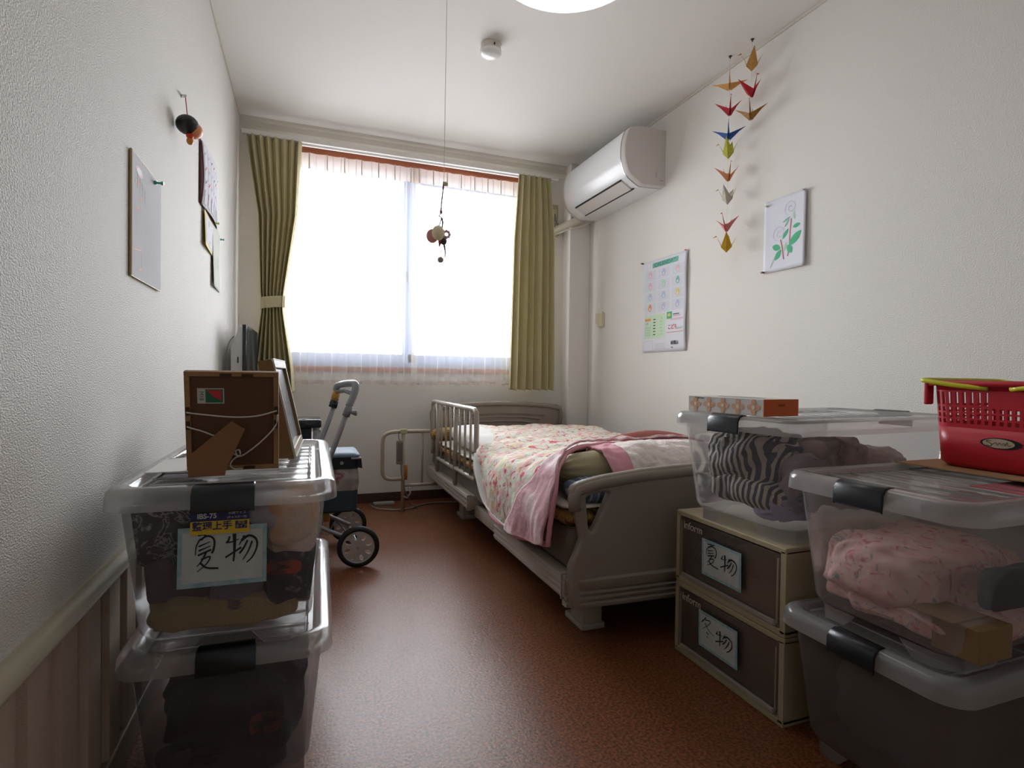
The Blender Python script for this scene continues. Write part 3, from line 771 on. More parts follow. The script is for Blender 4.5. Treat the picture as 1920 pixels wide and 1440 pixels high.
# white pillow, wedge shaped
g = G(); rings = []
for j in range(25):
    t = j/24; e = max(.05, math.sin(PI*min(max(t, .0), 1)))**.45; ring = []
    for k in range(40):
        a = 2*PI*k/40; px = math.copysign(abs(math.cos(a))**.35, math.cos(a))*.115*e; pz = math.copysign(abs(math.sin(a))**.8, math.sin(a))*.048*e
        yy = 2.60+.78*t; z = .478+.045*t
        nz = noise.noise(Vector((px*9, yy*7, 2)))*.012
        ring.append(Vector((.915+px+nz, yy, z+pz+nz)))
    rings.append(ring)
g.loops(rings); tag(base(obj('pillow', g, white_c, smooth=True), (.915, 3.0, .44)), 'white pillow seen through the bars of the bed guard rail', 'pillow')

# floral duvet as a draped sheet
def floral_mat(name, base, spots, sc1=11, sc2=17):
    """painterly flowers: soft tinted ground with brush-stroke petals"""
    m = pattern(name, base, sc1, distort=1.6, bump=.5, bscale=26, detail=3, rough=.85)
    n = m.node_tree; b = n.nodes['Principled BSDF']; src = b.inputs['Base Color'].links[0].from_socket
    mp = [x for x in n.nodes if x.type == 'MAPPING'][0]
    for k, (c, lo, hi, sc_, off) in enumerate(spots):
        m2 = n.nodes.new('ShaderNodeMapping'); m2.inputs['Location'].default_value = (off, off*2, off)
        n.links.new(mp.outputs[0], m2.inputs[0])
        t = n.nodes.new('ShaderNodeTexNoise'); t.inputs['Scale'].default_value = sc_; t.inputs['Distortion'].default_value = 2.5; t.inputs['Detail'].default_value = 2.5
        n.links.new(m2.outputs[0], t.inputs['Vector'])
        r = n.nodes.new('ShaderNodeMapRange'); r.inputs[1].default_value = lo; r.inputs[2].default_value = hi; n.links.new(t.outputs['Fac'], r.inputs[0])
        mx = n.nodes.new('ShaderNodeMix'); mx.data_type = 'RGBA'; n.links.new(r.outputs[0], mx.inputs[0])
        n.links.new(src, mx.inputs[6]); mx.inputs[7].default_value = srgb(c); src = mx.outputs[2]
    n.links.new(src, b.inputs['Base Color']); return m
floral = floral_mat('floral_print', [(.34, 'd8c88e'), (.44, 'e2dcd0'), (.55, 'd9dcd4'), (.62, 'd4dac0'), (.75, 'e0d2b0')],
                    [('a9b796', .60, .68, 13, 3.1), ('e2b3b0', .52, .62, 10, 9.3), ('c65566', .565, .65, 15, 0)])
pink = pattern('pink_stripe', [(.3, 'd3a6ae'), (.5, 'dfbcc1'), (.62, 'e6cccf')], 3, 'wave', distort=6, bump=.5, bscale=30, rough=.8)
pinkt = mat('pink_piping', 'd898a4', .8, bump=.2, bscale=100)
# rows go from head to foot, columns from the guard side across to the wall
NET = [  # (x, y, z)
 [(.90, 3.42, .50), (.96, 3.44, .525), (1.10, 3.45, .515), (1.30, 3.46, .515), (1.5, 3.46, .52), (1.68, 3.46, .51), (1.76, 3.44, .46)],
 [(.955, 3.0, .535), (1.02, 3.0, .55), (1.15, 3.0, .535), (1.30, 3.0, .525), (1.5, 3.0, .53), (1.70, 3.0, .525), (1.77, 3.0, .45)],
 [(.88, 2.64, .485), (.94, 2.65, .525), (1.05, 2.68, .53), (1.25, 2.68, .525), (1.5, 2.7, .53), (1.70, 2.7, .52), (1.78, 2.7, .43)],
 [(.757, 2.45, .495), (.785, 2.46, .515), (.90, 2.46, .53), (1.15, 2.46, .53), (1.45, 2.46, .53), (1.70, 2.46, .525), (1.79, 2.46, .43)],
 [(.752, 2.24, .29), (.748, 2.22, .42), (.82, 2.22, .51), (1.08, 2.24, .53), (1.40, 2.28, .54), (1.70, 2.30, .53), (1.79, 2.30, .43)],
 [(.745, 1.99, .262), (.745, 1.98, .41), (.80, 1.99, .525), (1.04, 2.04, .555), (1.36, 2.12, .56), (1.68, 2.18, .545), (1.79, 2.18, .43)],
 [(.745, 1.79, .285), (.745, 1.77, .43), (.80, 1.80, .545), (1.00, 1.94, .570), (1.32, 2.05, .57), (1.66, 2.11, .555), (1.79, 2.11, .44)],
 [(.745, 1.612, .318), (.748, 1.60, .46), (.79, 1.66, .555), (.955, 1.855, .580), (1.28, 1.98, .575), (1.64, 2.04, .562), (1.79, 2.04, .44)]]
def catrow(pts, t):
    n = len(pts)-1; f = min(max(t*n, 0), n-1e-6); i = int(f); q = f-i
    p = lambda k: Vector(pts[min(max(k, 0), n)])
    p0, p1, p2, p3 = p(i-1), p(i), p(i+1), p(i+2)
    return .5*((2*p1)+(p2-p0)*q+(2*p0-5*p1+4*p2-p3)*q*q+(3*p1-p0-3*p2+p3)*q**3)
def duvet_pt(u, v, lift=0):
    p = catrow([catrow(row, u) for row in NET], v)
    q = Vector((p.x*4.5+u*2, p.y*4.5, 1.3)); a = (noise.noise(q)*.014+noise.noise(q*2.4)*.010)*(.35+.65*min(1, u*4))*min(1, (1-v)*8+.2)
    q2 = Vector((p.x*16, p.y*16, p.z*10)); a += (1-abs(noise.noise(q2))*2)*.0045
    side = max(0, 1-u*4.5)
    d = Vector((-side, 0, 1-side*.85)).normalized()
    # folds fanning down the hanging side
    a += side*.010*math.sin(v*34+4*u)
    return p+d*(a+lift)
DV = thing('floral_duvet', 'floral duvet with pink border spread over the bed', 'duvet', (1.25, 2.5, .44))
vb = .80
g = G(); g.grid(lambda u, v: duvet_pt(u, v*.93 if u > .3 else v*(.93-.0*v)), 110, 130); obj('floral_cover', g, floral, DV, smooth=True, solid=.014)
# pink band along the foot edge, widening towards the hanging corner
def band(u, v):
    w_ = .03+.22*max(0, 1-u/.40)**1.0
    v1 = 1.0; v0 = 1-w_-.04
    uu = u
    p = duvet_pt(uu, v0+(v1-v0)*v, .027)
    s = max(0, 1-u/.5)
    p += Vector((-.4*s, 0, .7))*(.009*math.sin(u*46+v*6)*s)
    return p
g = G(); g.grid(band, 150, 40); obj('pink_border', g, pink, DV, smooth=True, solid=.008)
edge = [duvet_pt(0, v, .004) for v in [i/60 for i in range(30, 61)]]+[duvet_pt(u, 1.0, .008) for u in [i/40 for i in range(1, 41)]]
g = G(); g.tube(edge, .009, 8); obj('piping', g, pinkt, DV, smooth=True)
# white quilted underside bulging out beside the guard rail
IN = bez([(.757, 2.45, .50), (.755, 2.36, .40), (.752, 2.25, .30), (.748, 2.12, .275), (.745, 1.98, .262)], 15)
OU = bez([(.75, 2.50, .49), (.742, 2.48, .42), (.738, 2.36, .335), (.738, 2.18, .28), (.743, 1.99, .258)], 15)
def under(u, v):
    i = min(60, round(v*60)); a, b = IN[i], OU[i]
    return a.lerp(b, u)+Vector((-.018*math.sin(PI*min(1, u+.1)), 0, 0))*math.sin(PI*min(1, v+.05))
g = G(); g.grid(under, 24, 60); obj('white_lining', g, mat('quilt_lining', 'd9d6d2', .85, bump=.5, bscale=40), DV, smooth=True, solid=.006)

# things at the foot: bolster, blue pillow, white quilt, coral blanket
bolm = mat('bolster_beige', 'a39a78', .7, bump=.4, bscale=40, vary=.1)
g = G(); rings = []
for i, (x, r) in enumerate([(.845, .006), (.848, .02), (.86, .040), (.89, .058), (.94, .070), (1.02, .076), (1.15, .078), (1.4, .08), (1.7, .078), (1.74, .05), (1.75, .006)]):
    ring = []
    for k in range(48):
        a = 2*PI*k/48; rr = r*(1+(.06*math.sin(k*PI/2.0) if .847 < x < .93 else 0))
        ring.append(Vector((x, 1.795+rr*math.cos(a)*1.1+.08*(x-.85), .520+rr*math.sin(a)*.88)))
    rings.append(ring)
g.loops(rings); BO = base(obj('bolster', g, bolm, smooth=True), (1.3, 1.8, .45)); tag(BO, 'beige bolster with a gathered end at the foot of the bed', 'bolster')
bluem = pattern('blue_plaid', [(.2, '4e5a6e'), (.45, '7f8da0'), (.6, 'aab2b2'), (.75, '65718a')], 5, 'wave', distort=4, bump=.3, bscale=40)
blob('throw_pillow', (.99, 1.69, .470), (.33, .18, .085), bluem, 'blue-grey plaid pillow squeezed under the beige bolster', 'pillow', 4, .1, 5, 4, sq=.7)
whq = pattern('quilt_white', [(.3, 'e4d8d3'), (.6, 'efe6e0'), (.8, 'dfbfbc')], 16, bump=.8, bscale=34, rough=.85)
def wq(u, v):
    x = 1.035+.72*u; c = Vector((x, 1.80+.02*u, .50)); a = R(-62+222*v)
    r = .098+.016*math.sin(u*5)+.012*noise.noise(Vector((u*7, v*5, 3)))+.006*noise.noise(Vector((u*26, v*18, 3)))
    return (x-.03*math.sin(v*PI)*(1-u), c.y-r*1.28*math.cos(a)*(1 if math.cos(a) > 0 else 1.1), c.z+r*.98*math.sin(a))
WQ = thing('white_quilt', 'white and pale pink quilt folded over the beige bolster', 'quilt', (1.4, 1.8, .44))
g = G(); g.grid(wq, 90, 60); obj('quilt_body', g, whq, WQ, smooth=True, solid=.014)
g = G(); g.grid(lambda u, v: Vector(wq(u*.10-.005, v))+Vector((0, 0, .0))+(Vector(wq(u*.10, v))-Vector((1.1, 1.80, .50))).normalized()*.006, 12, 60); obj('pink_edge', g, pinkt, WQ, smooth=True, solid=.010)
cor = mat('coral_blanket', 'b5716a', .85, bump=.4, bscale=50)
g = G(); g.tube([Vector((1.14+.5*t, 2.03+.05*t, .575+.025*math.sin(t*3))) for t in [i/12 for i in range(13)]], [.012+.016*math.sin(PI*(i+.6)/13.2) for i in range(13)], 12)
tag(base(obj('coral_blanket', g, cor, smooth=True), (1.4, 2.05, .56)), 'coral pink rolled blanket edge behind the white quilt', 'blanket')

# ------------------------------------------------------------------ lidded storage boxes
plas = clear('hazy_plastic', 'c6c4c6', .19, .18, .55, .45)
murk = clear('murky_plastic', 'a39c98', .42, .25, .5, .5)
lidp = clear('lid_plastic', 'ebe9e8', .42, .15, .9, .5)
latchm = mat('black_latch', '14171c', .3)
def storage_box(lab, loc, rz, W=.41, Lh=.74, H=.325, body=None, lid=None):
    """origin at the floor centre; the long axis is local y and the latches are at its two ends"""
    body = body or plas; lid = lid or lidp
    t = thing('storage_box', lab, 'storage box', loc, rz, 'clear lidded storage boxes')
    hx, hy = W/2-.022, Lh/2-.022; zt = H-.030; zb = .028
    g = G()
    def ring(z, off=0):
        k = (zt-z)/(zt-zb); return rrect(hx-.026*k-off, hy-.028*k-off, .045, z, 7)
    rings = [rrect(hx-.05, hy-.052, .03, zb, 7), rrect(hx-.032, hy-.034, .04, zb+.005, 7), ring(zb+.018)]+[ring(zb+.03+(zt-zb-.03)*i/4) for i in range(5)]+[rrect(hx+.012, hy+.012, .05, zt, 7)]
    g.loops(rings, cap1=False)
    obj('box_body', g, body, t, smooth=True, world=False, auto=True)
    # four corner feet joined by low skirts with trapezoid openings
    for sx in (1, -1):
        for sy in (1, -1):
            g = G(); fx, fy = hx-.036, hy-.038
            P_ = [(sx*fx, sy*(fy-.16), zb), (sx*fx, sy*(fy-.11), 0), (sx*fx, sy*(fy-.03), 0), (sx*(fx-.03), sy*fy, 0), (sx*(fx-.075), sy*fy, 0), (sx*(fx-.10), sy*fy, zb)]
            top = [(sx*fx, sy*(fy-.16), zb), (sx*fx, sy*(fy-.11), zb), (sx*fx, sy*(fy-.03), zb), (sx*(fx-.03), sy*fy, zb), (sx*(fx-.075), sy*fy, zb), (sx*(fx-.10), sy*fy, zb)]
            for i in range(5):
                q = [P_[i], P_[i+1], top[i+1], top[i]]
                u_ = []
                for v in q:
                    if v not in u_: u_.append(v)
                g.face(u_)
            obj('foot', g, body, t, world=False, solid=.002)
    # lid: outer skirt, rounded rim, step down to a recessed ribbed panel
    g = G(); LX, LY = W/2, Lh/2
    prof = [(0, H-.040), (.0015, H-.020), (.003, H-.010), (.010, H-.002), (.018, H), (.030, H), (.036, H-.004), (.042, H-.012)]
    g.loops([rrect(LX-d, LY-d, max(.055-d*.5, .02), z, 8) for d, z in prof], cap0=False, cap1=True)
    obj('box_lid', g, lid, t, smooth=True, world=False, auto=True)
    lidobj = COL.objects[-1]
    for k in range(9):
        y = -LY+.10+k*(Lh-.20)/8
        g = G(); g.tube([(-LX+.05, y, H-.0105), (LX-.05, y, H-.0105)], .0032, 6, flat=.7); obj('lid_rib', g, lid, lidobj, smooth=True, world=False)
    for sx in (1, -1):
        g = G(); g.tube([(sx*(LX-.055), -LY+.06, H-.0105), (sx*(LX-.055), LY-.06, H-.0105)], .0032, 6, flat=.7); obj('lid_rib', g, lid, lidobj, smooth=True, world=False)
    for sy in (1, -1):
        g = G(); rr = []
        for x in (-.052, -.050, .050, .052):
            e = .0 if abs(x) < .051 else .002
            pr = [(.030, H+.001), (.014, H+.0035), (.002, H-.001), (-.006, H-.012), (-.007, H-.044), (-.003, H-.047), (-.002, H-.040), (0, H-.012), (.006, H-.002), (.016, H)]
            rr.append([Vector((x, sy*(LY-d), z-e)) for d, z in pr])
        g.loops(rr); obj('latch', g, latchm, t, smooth=True, world=False, auto=True)
    return t
LBX, LBY = -.132, 1.50
b_lt = storage_box('clear storage box of summer clothes with a paper label, on top of the left stack', (LBX, LBY, .325), R(-.8), W=.40)
b_lb = storage_box('clear storage box standing on the floor under the labelled summer clothes box', (-.128, 1.555, 0), R(-1.5), W=.395)
b_rt = storage_box('clear storage box holding a pink floral blanket, under the red basket', (1.415, .80, .325), R(90), W=.41)
b_rb = storage_box('murky storage box on the floor under the pink blanket box', (1.43, .82, 0), R(90), W=.41, body=murk)
b_md = storage_box('clear storage box with striped shirt inside, on the two plastic drawers', (1.438, 1.238, .445), R(90+5), W=.43, Lh=.76, H=.315)

# paper labels on the boxes
lab_m = [mat('label_paper', 'b9bdbb', .8, vary=.06, vscale=30), pattern('label_blue_edge', [(.35, '7fa3ac'), (.6, '9fb6b8')], 60, bump=0), mat('ink_black', '15151a', .6), mat('print_navy', '23235a', .5), mat('print_yellow', 'd2b024', .5), mat('print_white', 'd5d5d8', .6)]
def paper_label(fr, w, h, keys, lab, cat_group, ink=.005):
    f = Flat(fr)
    f.rect(0, w, -h, 0, 1, 0); f.rect(w*.05, w*.95, -h*.92, -h*.08, 0, .0004)
    n = len(keys)
    for k, (key, x, y, sx, sy) in enumerate(keys): handwriting(f, key, w*x, -h*y, w*sx, h*sy, ink, 2)
    o = obj('paper_label', f, lab_m); base(o, fr.translation)
    return tag(o, lab, 'label', cat_group)
yl = LBY-.37-.0 # front plane of the left stack
fr = frame((-.213, yl+.020, .573), (1, .0, -.01), (0, .085, 1))
f = Flat(frame((-.193, yl+.018, .602), (1, 0, -.01), (0, .085, 1)))
f.rect(0, .098, -.042, 0, 3, 0); f.rect(0, .098, -.042, -.018, 4, .0004); f.rect(.074, .094, -.034, -.020, 3, .0008)
o = obj('product_sticker', f, lab_m); base(o, (-.193, yl+.018, .602)); tag(o, 'navy and yellow maker sticker reading IBS-75 on the left top box', 'sticker')
fs = frame((-.193, yl+.018, .602), (1, 0, -.01), (0, .085, 1))
lettering('sticker_text', 'IBS-75', .0125, lab_m[5], fs @ Matrix.Translation((.027, -.009, .0009)), o, bold=.0003)
lettering('sticker_text', '収納サイズ', .006, lab_m[5], fs @ Matrix.Translation((.077, -.005, .0009)), o)
lettering('sticker_text', '(キャスター付)', .005, lab_m[5], fs @ Matrix.Translation((.077, -.013, .0009)), o)
lettering('sticker_text', '整理上手', .0165, lab_m[3], fs @ Matrix.Translation((.036, -.028, .0009)), o, bold=.0004)
lettering('sticker_text', '深型', .0065, lab_m[4], fs @ Matrix.Translation((.084, -.0235, .0012)), o)
lettering('sticker_text', 'タイプ', .0065, lab_m[4], fs @ Matrix.Translation((.084, -.0305, .0012)), o)
paper_label(fr @ Matrix.Translation((0, 0, .0012)), .148, .108, [('natsu', .17, .10, .30, .64), ('mono', .54, .14, .33, .48)], 'blue-edged paper label with brushed writing, on the left top box', 'handwritten paper labels', .0034)

# ------------------------------------------------------------------ contents of the boxes
DK = pattern('dark_print', [(.35, '1c1a1e'), (.5, '2a272c'), (.56, 'a39c98'), (.6, '231f24')], 22, distort=2, bump=.4, bscale=40)
blob('patterned_blouse', (-.255, 1.30, .555), (.15, .26, .15), DK, 'black and white patterned blouse inside the left top box, upper left', seed=1, freq=12, lim='left_top')
lace = pattern('grey_lace', [(.35, '2c2830'), (.45, '8c8488'), (.5, '3a353c'), (.58, '9a9297')], 24, kind='voronoi', bump=.4)
blob('lace_top', (-.11, 1.28, .575), (.20, .24, .11), lace, 'grey lace-patterned top behind the maker sticker in the left top box', seed=2, lim='left_top')
blob('mauve_cardigan', (-.20, 1.36, .46), (.22, .34, .16), mat('mauve_cloth', '5d4f55', .9, bump=.3, vary=.15), 'dull mauve cardigan inside the left top box, lower left', seed=3, lim='left_top')
blob('grey_shirt', (-.07, 1.33, .435), (.26, .34, .12), mat('lavender_grey', '7a7480', .9, bump=.3, vary=.12), 'lavender grey shirt crumpled over the cream towel in the left top box', seed=4, fold=.35, lim='left_top')
blob('cream_towel', (-.14, 1.30, .395), (.29, .28, .075), mat('cream_towel', '9f8c62', .95, bump=1, bscale=240, vary=.1, sheen=.3), 'cream fuzzy towel along the bottom of the left top box', seed=5, fold=.15, lim='left_top')
blob('peach_scarf', (-.022, 1.26, .555), (.11, .20, .14), pattern('peach_cloth', [(.35, 'c98f62'), (.5, 'd9bfa6'), (.7, 'd8cdc8')], 9, bump=.5), 'peach and cream soft scarf bulging at the right of the left top box', seed=6, fold=.3, freq=7, lim='left_top')
blob('navy_top', (-.025, 1.28, .455), (.12, .26, .13), pattern('navy_print', [(.4, '22232c'), (.6, '2c2d3a'), (.68, '6d6668')], 26, distort=2), 'dark navy printed top at the right of the left top box', seed=7, lim='left_top')
blob('red_cloth', (-.035, 1.175, .475), (.07, .03, .03), mat('red_orange_cloth', 'b03a20', .9), 'small red-orange cloth showing through the left top box', seed=8, sub=4, lim='left_top')
blob('black_coat', (-.13, 1.50, .145), (.30, .62, .20), pattern('black_knit', [(.4, '121014'), (.65, '2a262a')], 12, bump=.5), 'black winter coat filling the left bottom box', seed=9, lim='left_floor')
blob('maroon_knit', (-.15, 1.25, .075), (.26, .10, .08), mat('maroon_knit', '35262a', .9, bump=.4), 'dark maroon knit along the front bottom of the left floor box', seed=10, sub=4, lim='left_floor')
blob('rust_scarf', (-.068, 1.235, .14), (.07, .05, .05), mat('rust_cloth', '6a2e22', .9), 'rust red scarf end in the left floor box', seed=11, sub=4, lim='left_floor')

pinkfl = floral_mat('pink_blanket_print', [(.3, 'cfa29a'), (.45, 'dcbcb0'), (.6, 'd9aaa4'), (.75, 'd7b2a6')], [('8f9a94', .62, .7, 24, 2.2), ('c4707a', .58, .70, 19, 6.1)])
blob('floral_blanket', (1.30, .845, .44), (.40, .28, .17), pinkfl, 'pink floral blanket folded inside the right top box', 'blanket', seed=12, fold=.2, freq=6, sq=.6, lim='right_top')
blob('floral_blanket_fold', (1.29, .80, .385), (.38, .36, .06), pinkfl, 'lower fold of pink floral cloth at the bottom of the right top box', 'blanket', seed=13, fold=.25, freq=6, sq=.5, lim='right_top')
blob('white_fleece', (1.58, .84, .48), (.34, .28, .22), mat('white_fleece', 'a6a09c', .95, bump=.6, bscale=60, vary=.06), 'white fleece behind the pink floral blanket in the right top box', 'blanket', seed=14, fold=.2, freq=5, lim='right_top')
t = thing('cardboard_carton', 'small open brown cardboard carton in the near corner of the right top box', 'carton', (1.17, .67, .36))
card = mat('brown_cardboard', '806442', .85, vary=.06)
g = G(); g.box(1.115, 1.21, .62, .70, .358, .42, .002); obj('carton_body', g, card, t)
g = G(); g.box(1.10, 1.20, .655, .735, .42, .4225, rot=None); obj('carton_flap', g, card, t)
blob('dark_bag', (1.27, .635, .475), (.22, .07, .09), mat('dark_brown_bag', '171412', .8), 'dark brown pouch near the front right of the right top box', 'pouch', seed=15, sub=4, lim='right_top')
blob('grey_blanket', (1.43, .82, .145), (.60, .32, .23), mat('grey_brown_cloth', '4a4340', .95, bump=.3, vary=.1), 'grey-brown blanket filling the murky right floor box', 'blanket', seed=16, fold=.12, freq=5, lim='right_floor')

stripes = pattern('navy_cream_stripe', [(.0, '2e2f3c'), (.50, '33343f'), (.56, 'b5aa9a'), (1.0, 'bdb3a4')], 16, 'wave', bands='Y', distort=3.5, bump=.2, stretch=(1, 1, .8))
blob('striped_shirt', (1.235, 1.265, .625), (.22, .27, .20), stripes, 'navy and cream striped shirt crumpled in the middle right box', seed=17, fold=.35, freq=8, sq=.65, lim='middle')
blob('striped_sleeve', (1.20, 1.22, .545), (.15, .30, .09), stripes, 'lower sleeve of navy and cream stripes in the middle right box', seed=22, fold=.3, freq=9, lim='middle')
blob('lilac_cloth', (1.195, 1.125, .520), (.13, .14, .075), mat('lilac_cloth', '9c93ad', .9, bump=.3, vary=.08), 'lilac cloth at the bottom of the middle right box', seed=18, fold=.4, freq=12, lim='middle')
blob('mauve_towel', (1.235, 1.095, .585), (.16, .11, .16), mat('mauve_towel', '8d7678', .9, bump=.4, vary=.15), 'mauve towel at the near corner of the middle right box', seed=19, fold=.35, lim='middle')
blob('brown_shirt', (1.37, 1.14, .645), (.20, .14, .12), pattern('brown_pink', [(.35, '54463c'), (.5, '8f7a76'), (.7, 'a58d8a')], 12), 'brown and mauve shirt right of the striped shirt in the middle box', seed=20, fold=.35, lim='middle')
blob('pale_blouse', (1.54, 1.20, .575), (.34, .20, .19), mat('pale_mauve', 'a39390', .9, bump=.3, vary=.1), 'pale mauve blouse in the back half of the middle right box', seed=21, fold=.3, lim='middle')

# ------------------------------------------------------------------ plastic drawer units
ivory = mat('ivory_drawer', 'a5997c', .45, vary=.04, vscale=30)
smoke = clear('smoky_front', '6d655c', .30, .25, .5, .3)
def drawer_unit(lab, z0, H, X0=1.105, Y0=1.03, Y1=1.455, D=.70, slant=0):
    t = thing('drawer_unit', lab, 'drawer unit', (X0, (Y0+Y1)/2, z0), group='ivory plastic drawer units')
    th = .016; g = G()
    g.box(X0, X0+D, Y0, Y1, z0+H-th, z0+H, .003); g.box(X0, X0+D, Y0, Y1, z0, z0+.018, .003)
    g.box(X0, X0+D, Y0, Y0+th, z0+.01, z0+H-.01); g.box(X0, X0+D, Y1-th, Y1, z0+.01, z0+H-.01); g.box(X0+D-.006, X0+D, Y0, Y1, z0, z0+H)
    obj('drawer_case', g, ivory, t)
    d = obj('drawer', G_open(X0+.010, X0+D-.02, Y0+.022, Y1-.022, z0+.026, z0+H-.03), smoke, t)
    g = G(); g.box(X0+.002, X0+.009, Y0+.019, Y1-.019, z0+.022, z0+H-.019, .0025); obj('drawer_front', g, smoke, d)
    g = G(); g.box(X0-.006, X0+.004, Y0+.03, Y1-.03, z0+.022, z0+.034, .002); obj('pull_lip', g, clear('pull_lip', 'c8beb0', .5, .2, .6, .3), d)
    # thin ribs around the front
    for (a, b, c, e) in ((Y0+.024, Y0+.027, z0+.03, z0+H-.03), (Y1-.027, Y1-.024, z0+.03, z0+H-.03)):
        g = G(); g.box(X0-.001, X0+.003, a, b, c, e); obj('front_rib', g, clear('pull_lip', 'c8beb0', .5, .2, .6, .3), d)
    fr = frame((X0+.001, Y1-.075, z0+H-.040), (0, -1, 0), (0, 0, 1))
    lettering('brand_text', 'inform', .032, mat('text_pale', 'b3a798', .5), fr, d, bold=.0004)
    return t
def G_open(x0, x1, y0, y1, z0, z1):
    g = G()
    g.box(x0, x1, y0, y1, z0, z0+.003); g.box(x0, x1, y0, y0+.003, z0+.003, z1); g.box(x0, x1, y1-.003, y1, z0+.003, z1); g.box(x1-.003, x1, y0+.003, y1-.003, z0+.003, z1)
    return g
drawer_unit('ivory plastic drawer unit on top, under the striped shirt box', .222, .222)
drawer_unit('ivory plastic drawer unit on the floor, below the other drawer unit', 0, .222)
for z, hz, y0, ks in ((.37, .285, 1.335, (('natsu', .10, .08, .38, .62), ('mono', .52, .22, .36, .44))), (.16, .07, 1.343, (('fuyu', .08, .12, .36, .46), ('mono', .48, .26, .38, .42)))):
    top = .388 if z > .3 else .173
    fr = frame((1.1035, y0, top), (0, -1, 0.0), (0, .02, 1))
    paper_label(fr, .158, .106, [(k, x, y, sx, sy) for k, x, y, sx, sy in ks], 'blue-edged paper label with brushed writing, on the '+('upper' if z > .3 else 'lower')+' drawer front', 'handwritten paper labels', .0034)
kn = pattern('drawer_knit', [(.4, '4a4440'), (.6, '8a8178')], 160, 'voronoi', bump=.5)
blob('knit_vest', (1.20, 1.38, .325), (.14, .11, .12), kn, 'grey speckled knit vest behind the upper drawer front, far side', seed=30, sub=4, lim='drawer_up')
blob('beige_trousers', (1.25, 1.24, .283), (.26, .34, .07), mat('beige_trousers', '8d7858', .9, bump=.3), 'beige trousers folded at the bottom of the upper drawer', seed=31, fold=.15, lim='drawer_up')
blob('black_trousers', (1.25, 1.16, .355), (.26, .22, .09), mat('black_trousers', '2a2624', .9, bump=.3), 'black trousers lying over the beige ones in the upper drawer', seed=32, fold=.15, lim='drawer_up')
blob('taupe_sweater', (1.26, 1.24, .08), (.28, .36, .10), mat('taupe_sweater', '5b5048', .9, bump=.3, vary=.2), 'taupe sweater filling the lower drawer', seed=33, fold=.15, lim='drawer_low')

# ------------------------------------------------------------------ on the left stack: two picture frames
fw_ = mat('pale_wood_frame', '8f6a42', .6, vary=.15, vscale=20, stretch=(1, 8, 1)); hard = mat('brown_hardboard', '5a3b24', .8, vary=.08); cord_w = mat('white_cord', 'cfc6bb', .8)
TOPZ = .6515
PF = thing('picture_frame', 'wooden picture frame seen from behind, standing on the left storage box', 'picture frame', (-.139, 1.31, TOPZ))
tilt = Matrix.Translation((-.139, 1.315, TOPZ)) @ Matrix.Rotation(R(11), 4, 'X')
def tb(g, *a, **k): g.box(*a, rot=tilt, **k)
g = G(); W2, Hh = .0875, .212
tb(g, -W2, W2, -.008, .008, Hh-.010, Hh, bev=.001); tb(g, -W2, W2, -.008, .008, 0, .010, bev=.001); tb(g, -W2, -W2+.010, -.008, .008, .010, Hh-.010, bev=.001); tb(g, W2-.010, W2, -.008, .008, .010, Hh-.010, bev=.001)
obj('wooden_moulding', g, fw_, PF)
g = G(); tb(g, -W2+.009, W2-.009, -.004, .003, .009, Hh-.009); obj('backing_board', g, hard, PF)
for x, z in ((-.012, Hh-.006), (.028, Hh-.006), (-W2+.005, .13), (W2-.005, .13), (-W2+.005, .10), (W2-.005, .10), (.03, .006)):
    g = G(); h_ = x in (-W2+.005, W2-.005)
    tb(g, x-(.004 if h_ else .011), x+(.004 if h_ else .011), -.0105, -.008, z-(.009 if h_ else .003), z+(.009 if h_ else .003), bev=.0006); obj('turn_clip', g, mat('bronze_clip', '4a3626', .4, metal=.6), PF)
g = shape2d([[(-.002, .112), (.024, .094), (-.006, .012), (-.008, -.002), (-.072, -.003), (-.076, .038)]], .003, Matrix.Translation((-.139, 1.232, TOPZ+.003)) @ Matrix.Rotation(R(-25), 4, 'X') @ Matrix.Rotation(R(90), 4, 'X'))
obj('easel_leg', g, mat('easel_board', '7a5231', .8), PF)
f = Flat(tilt @ frame((0, -.0045, 0), (1, 0, 0), (0, 0, 1)))
f.rect(-.065, -.016, .145, .177, 0, .0003); f.rect(-.050, -.018, .147, .175, 1, .0006); f.poly([(-.048, .173), (-.021, .173), (-.021, .151), (-.036, .160)], 2, .0009)
so = obj('frame_sticker', f, [mat('sticker_white', 'b8b4aa', .6), mat('sticker_green', '17603c', .5), mat('sticker_red', 'b8222a', .5)], PF, label='white, green and red sticker')
lettering('sticker_text', 'M10', .011, mat('sticker_grey', '555555', .6), tilt @ frame((0, -.0045, 0), (1, 0, 0), (0, 0, 1)) @ Matrix.Translation((-.0575, .161, .0008)) @ Matrix.Rotation(R(-90), 4, 'Z'), so)
def onb(pts, lift=.011):
    """points given as (x, z) on the back of the frame"""
    return [tilt @ Vector((x, -lift, z)) for x, z in pts]
for pts in ([(-.084, .128), (-.06, .124), (.005, .117), (.05, .120), (.084, .130)], [(-.084, .098), (-.055, .087), (-.028, .073), (-.012, .050), (.010, .032), (.032, .044), (.062, .072), (.082, .098), (.086, .122)], [(.010, .034), (-.003, .022), (-.006, .010), (.003, .002), (.016, .004)], [(.008, .03), (.004, .042), (.010, .046), (.013, .038), (.010, .03)]):
    g = G(); g.tube([p+Vector((0, -.002*math.sin(i), 0)) for i, p in enumerate(bez(onb([(x, max(z, .004)) for x, z in pts]), 5))], .0016, 7); obj('hanging_cord', g, cord_w, PF, smooth=True)

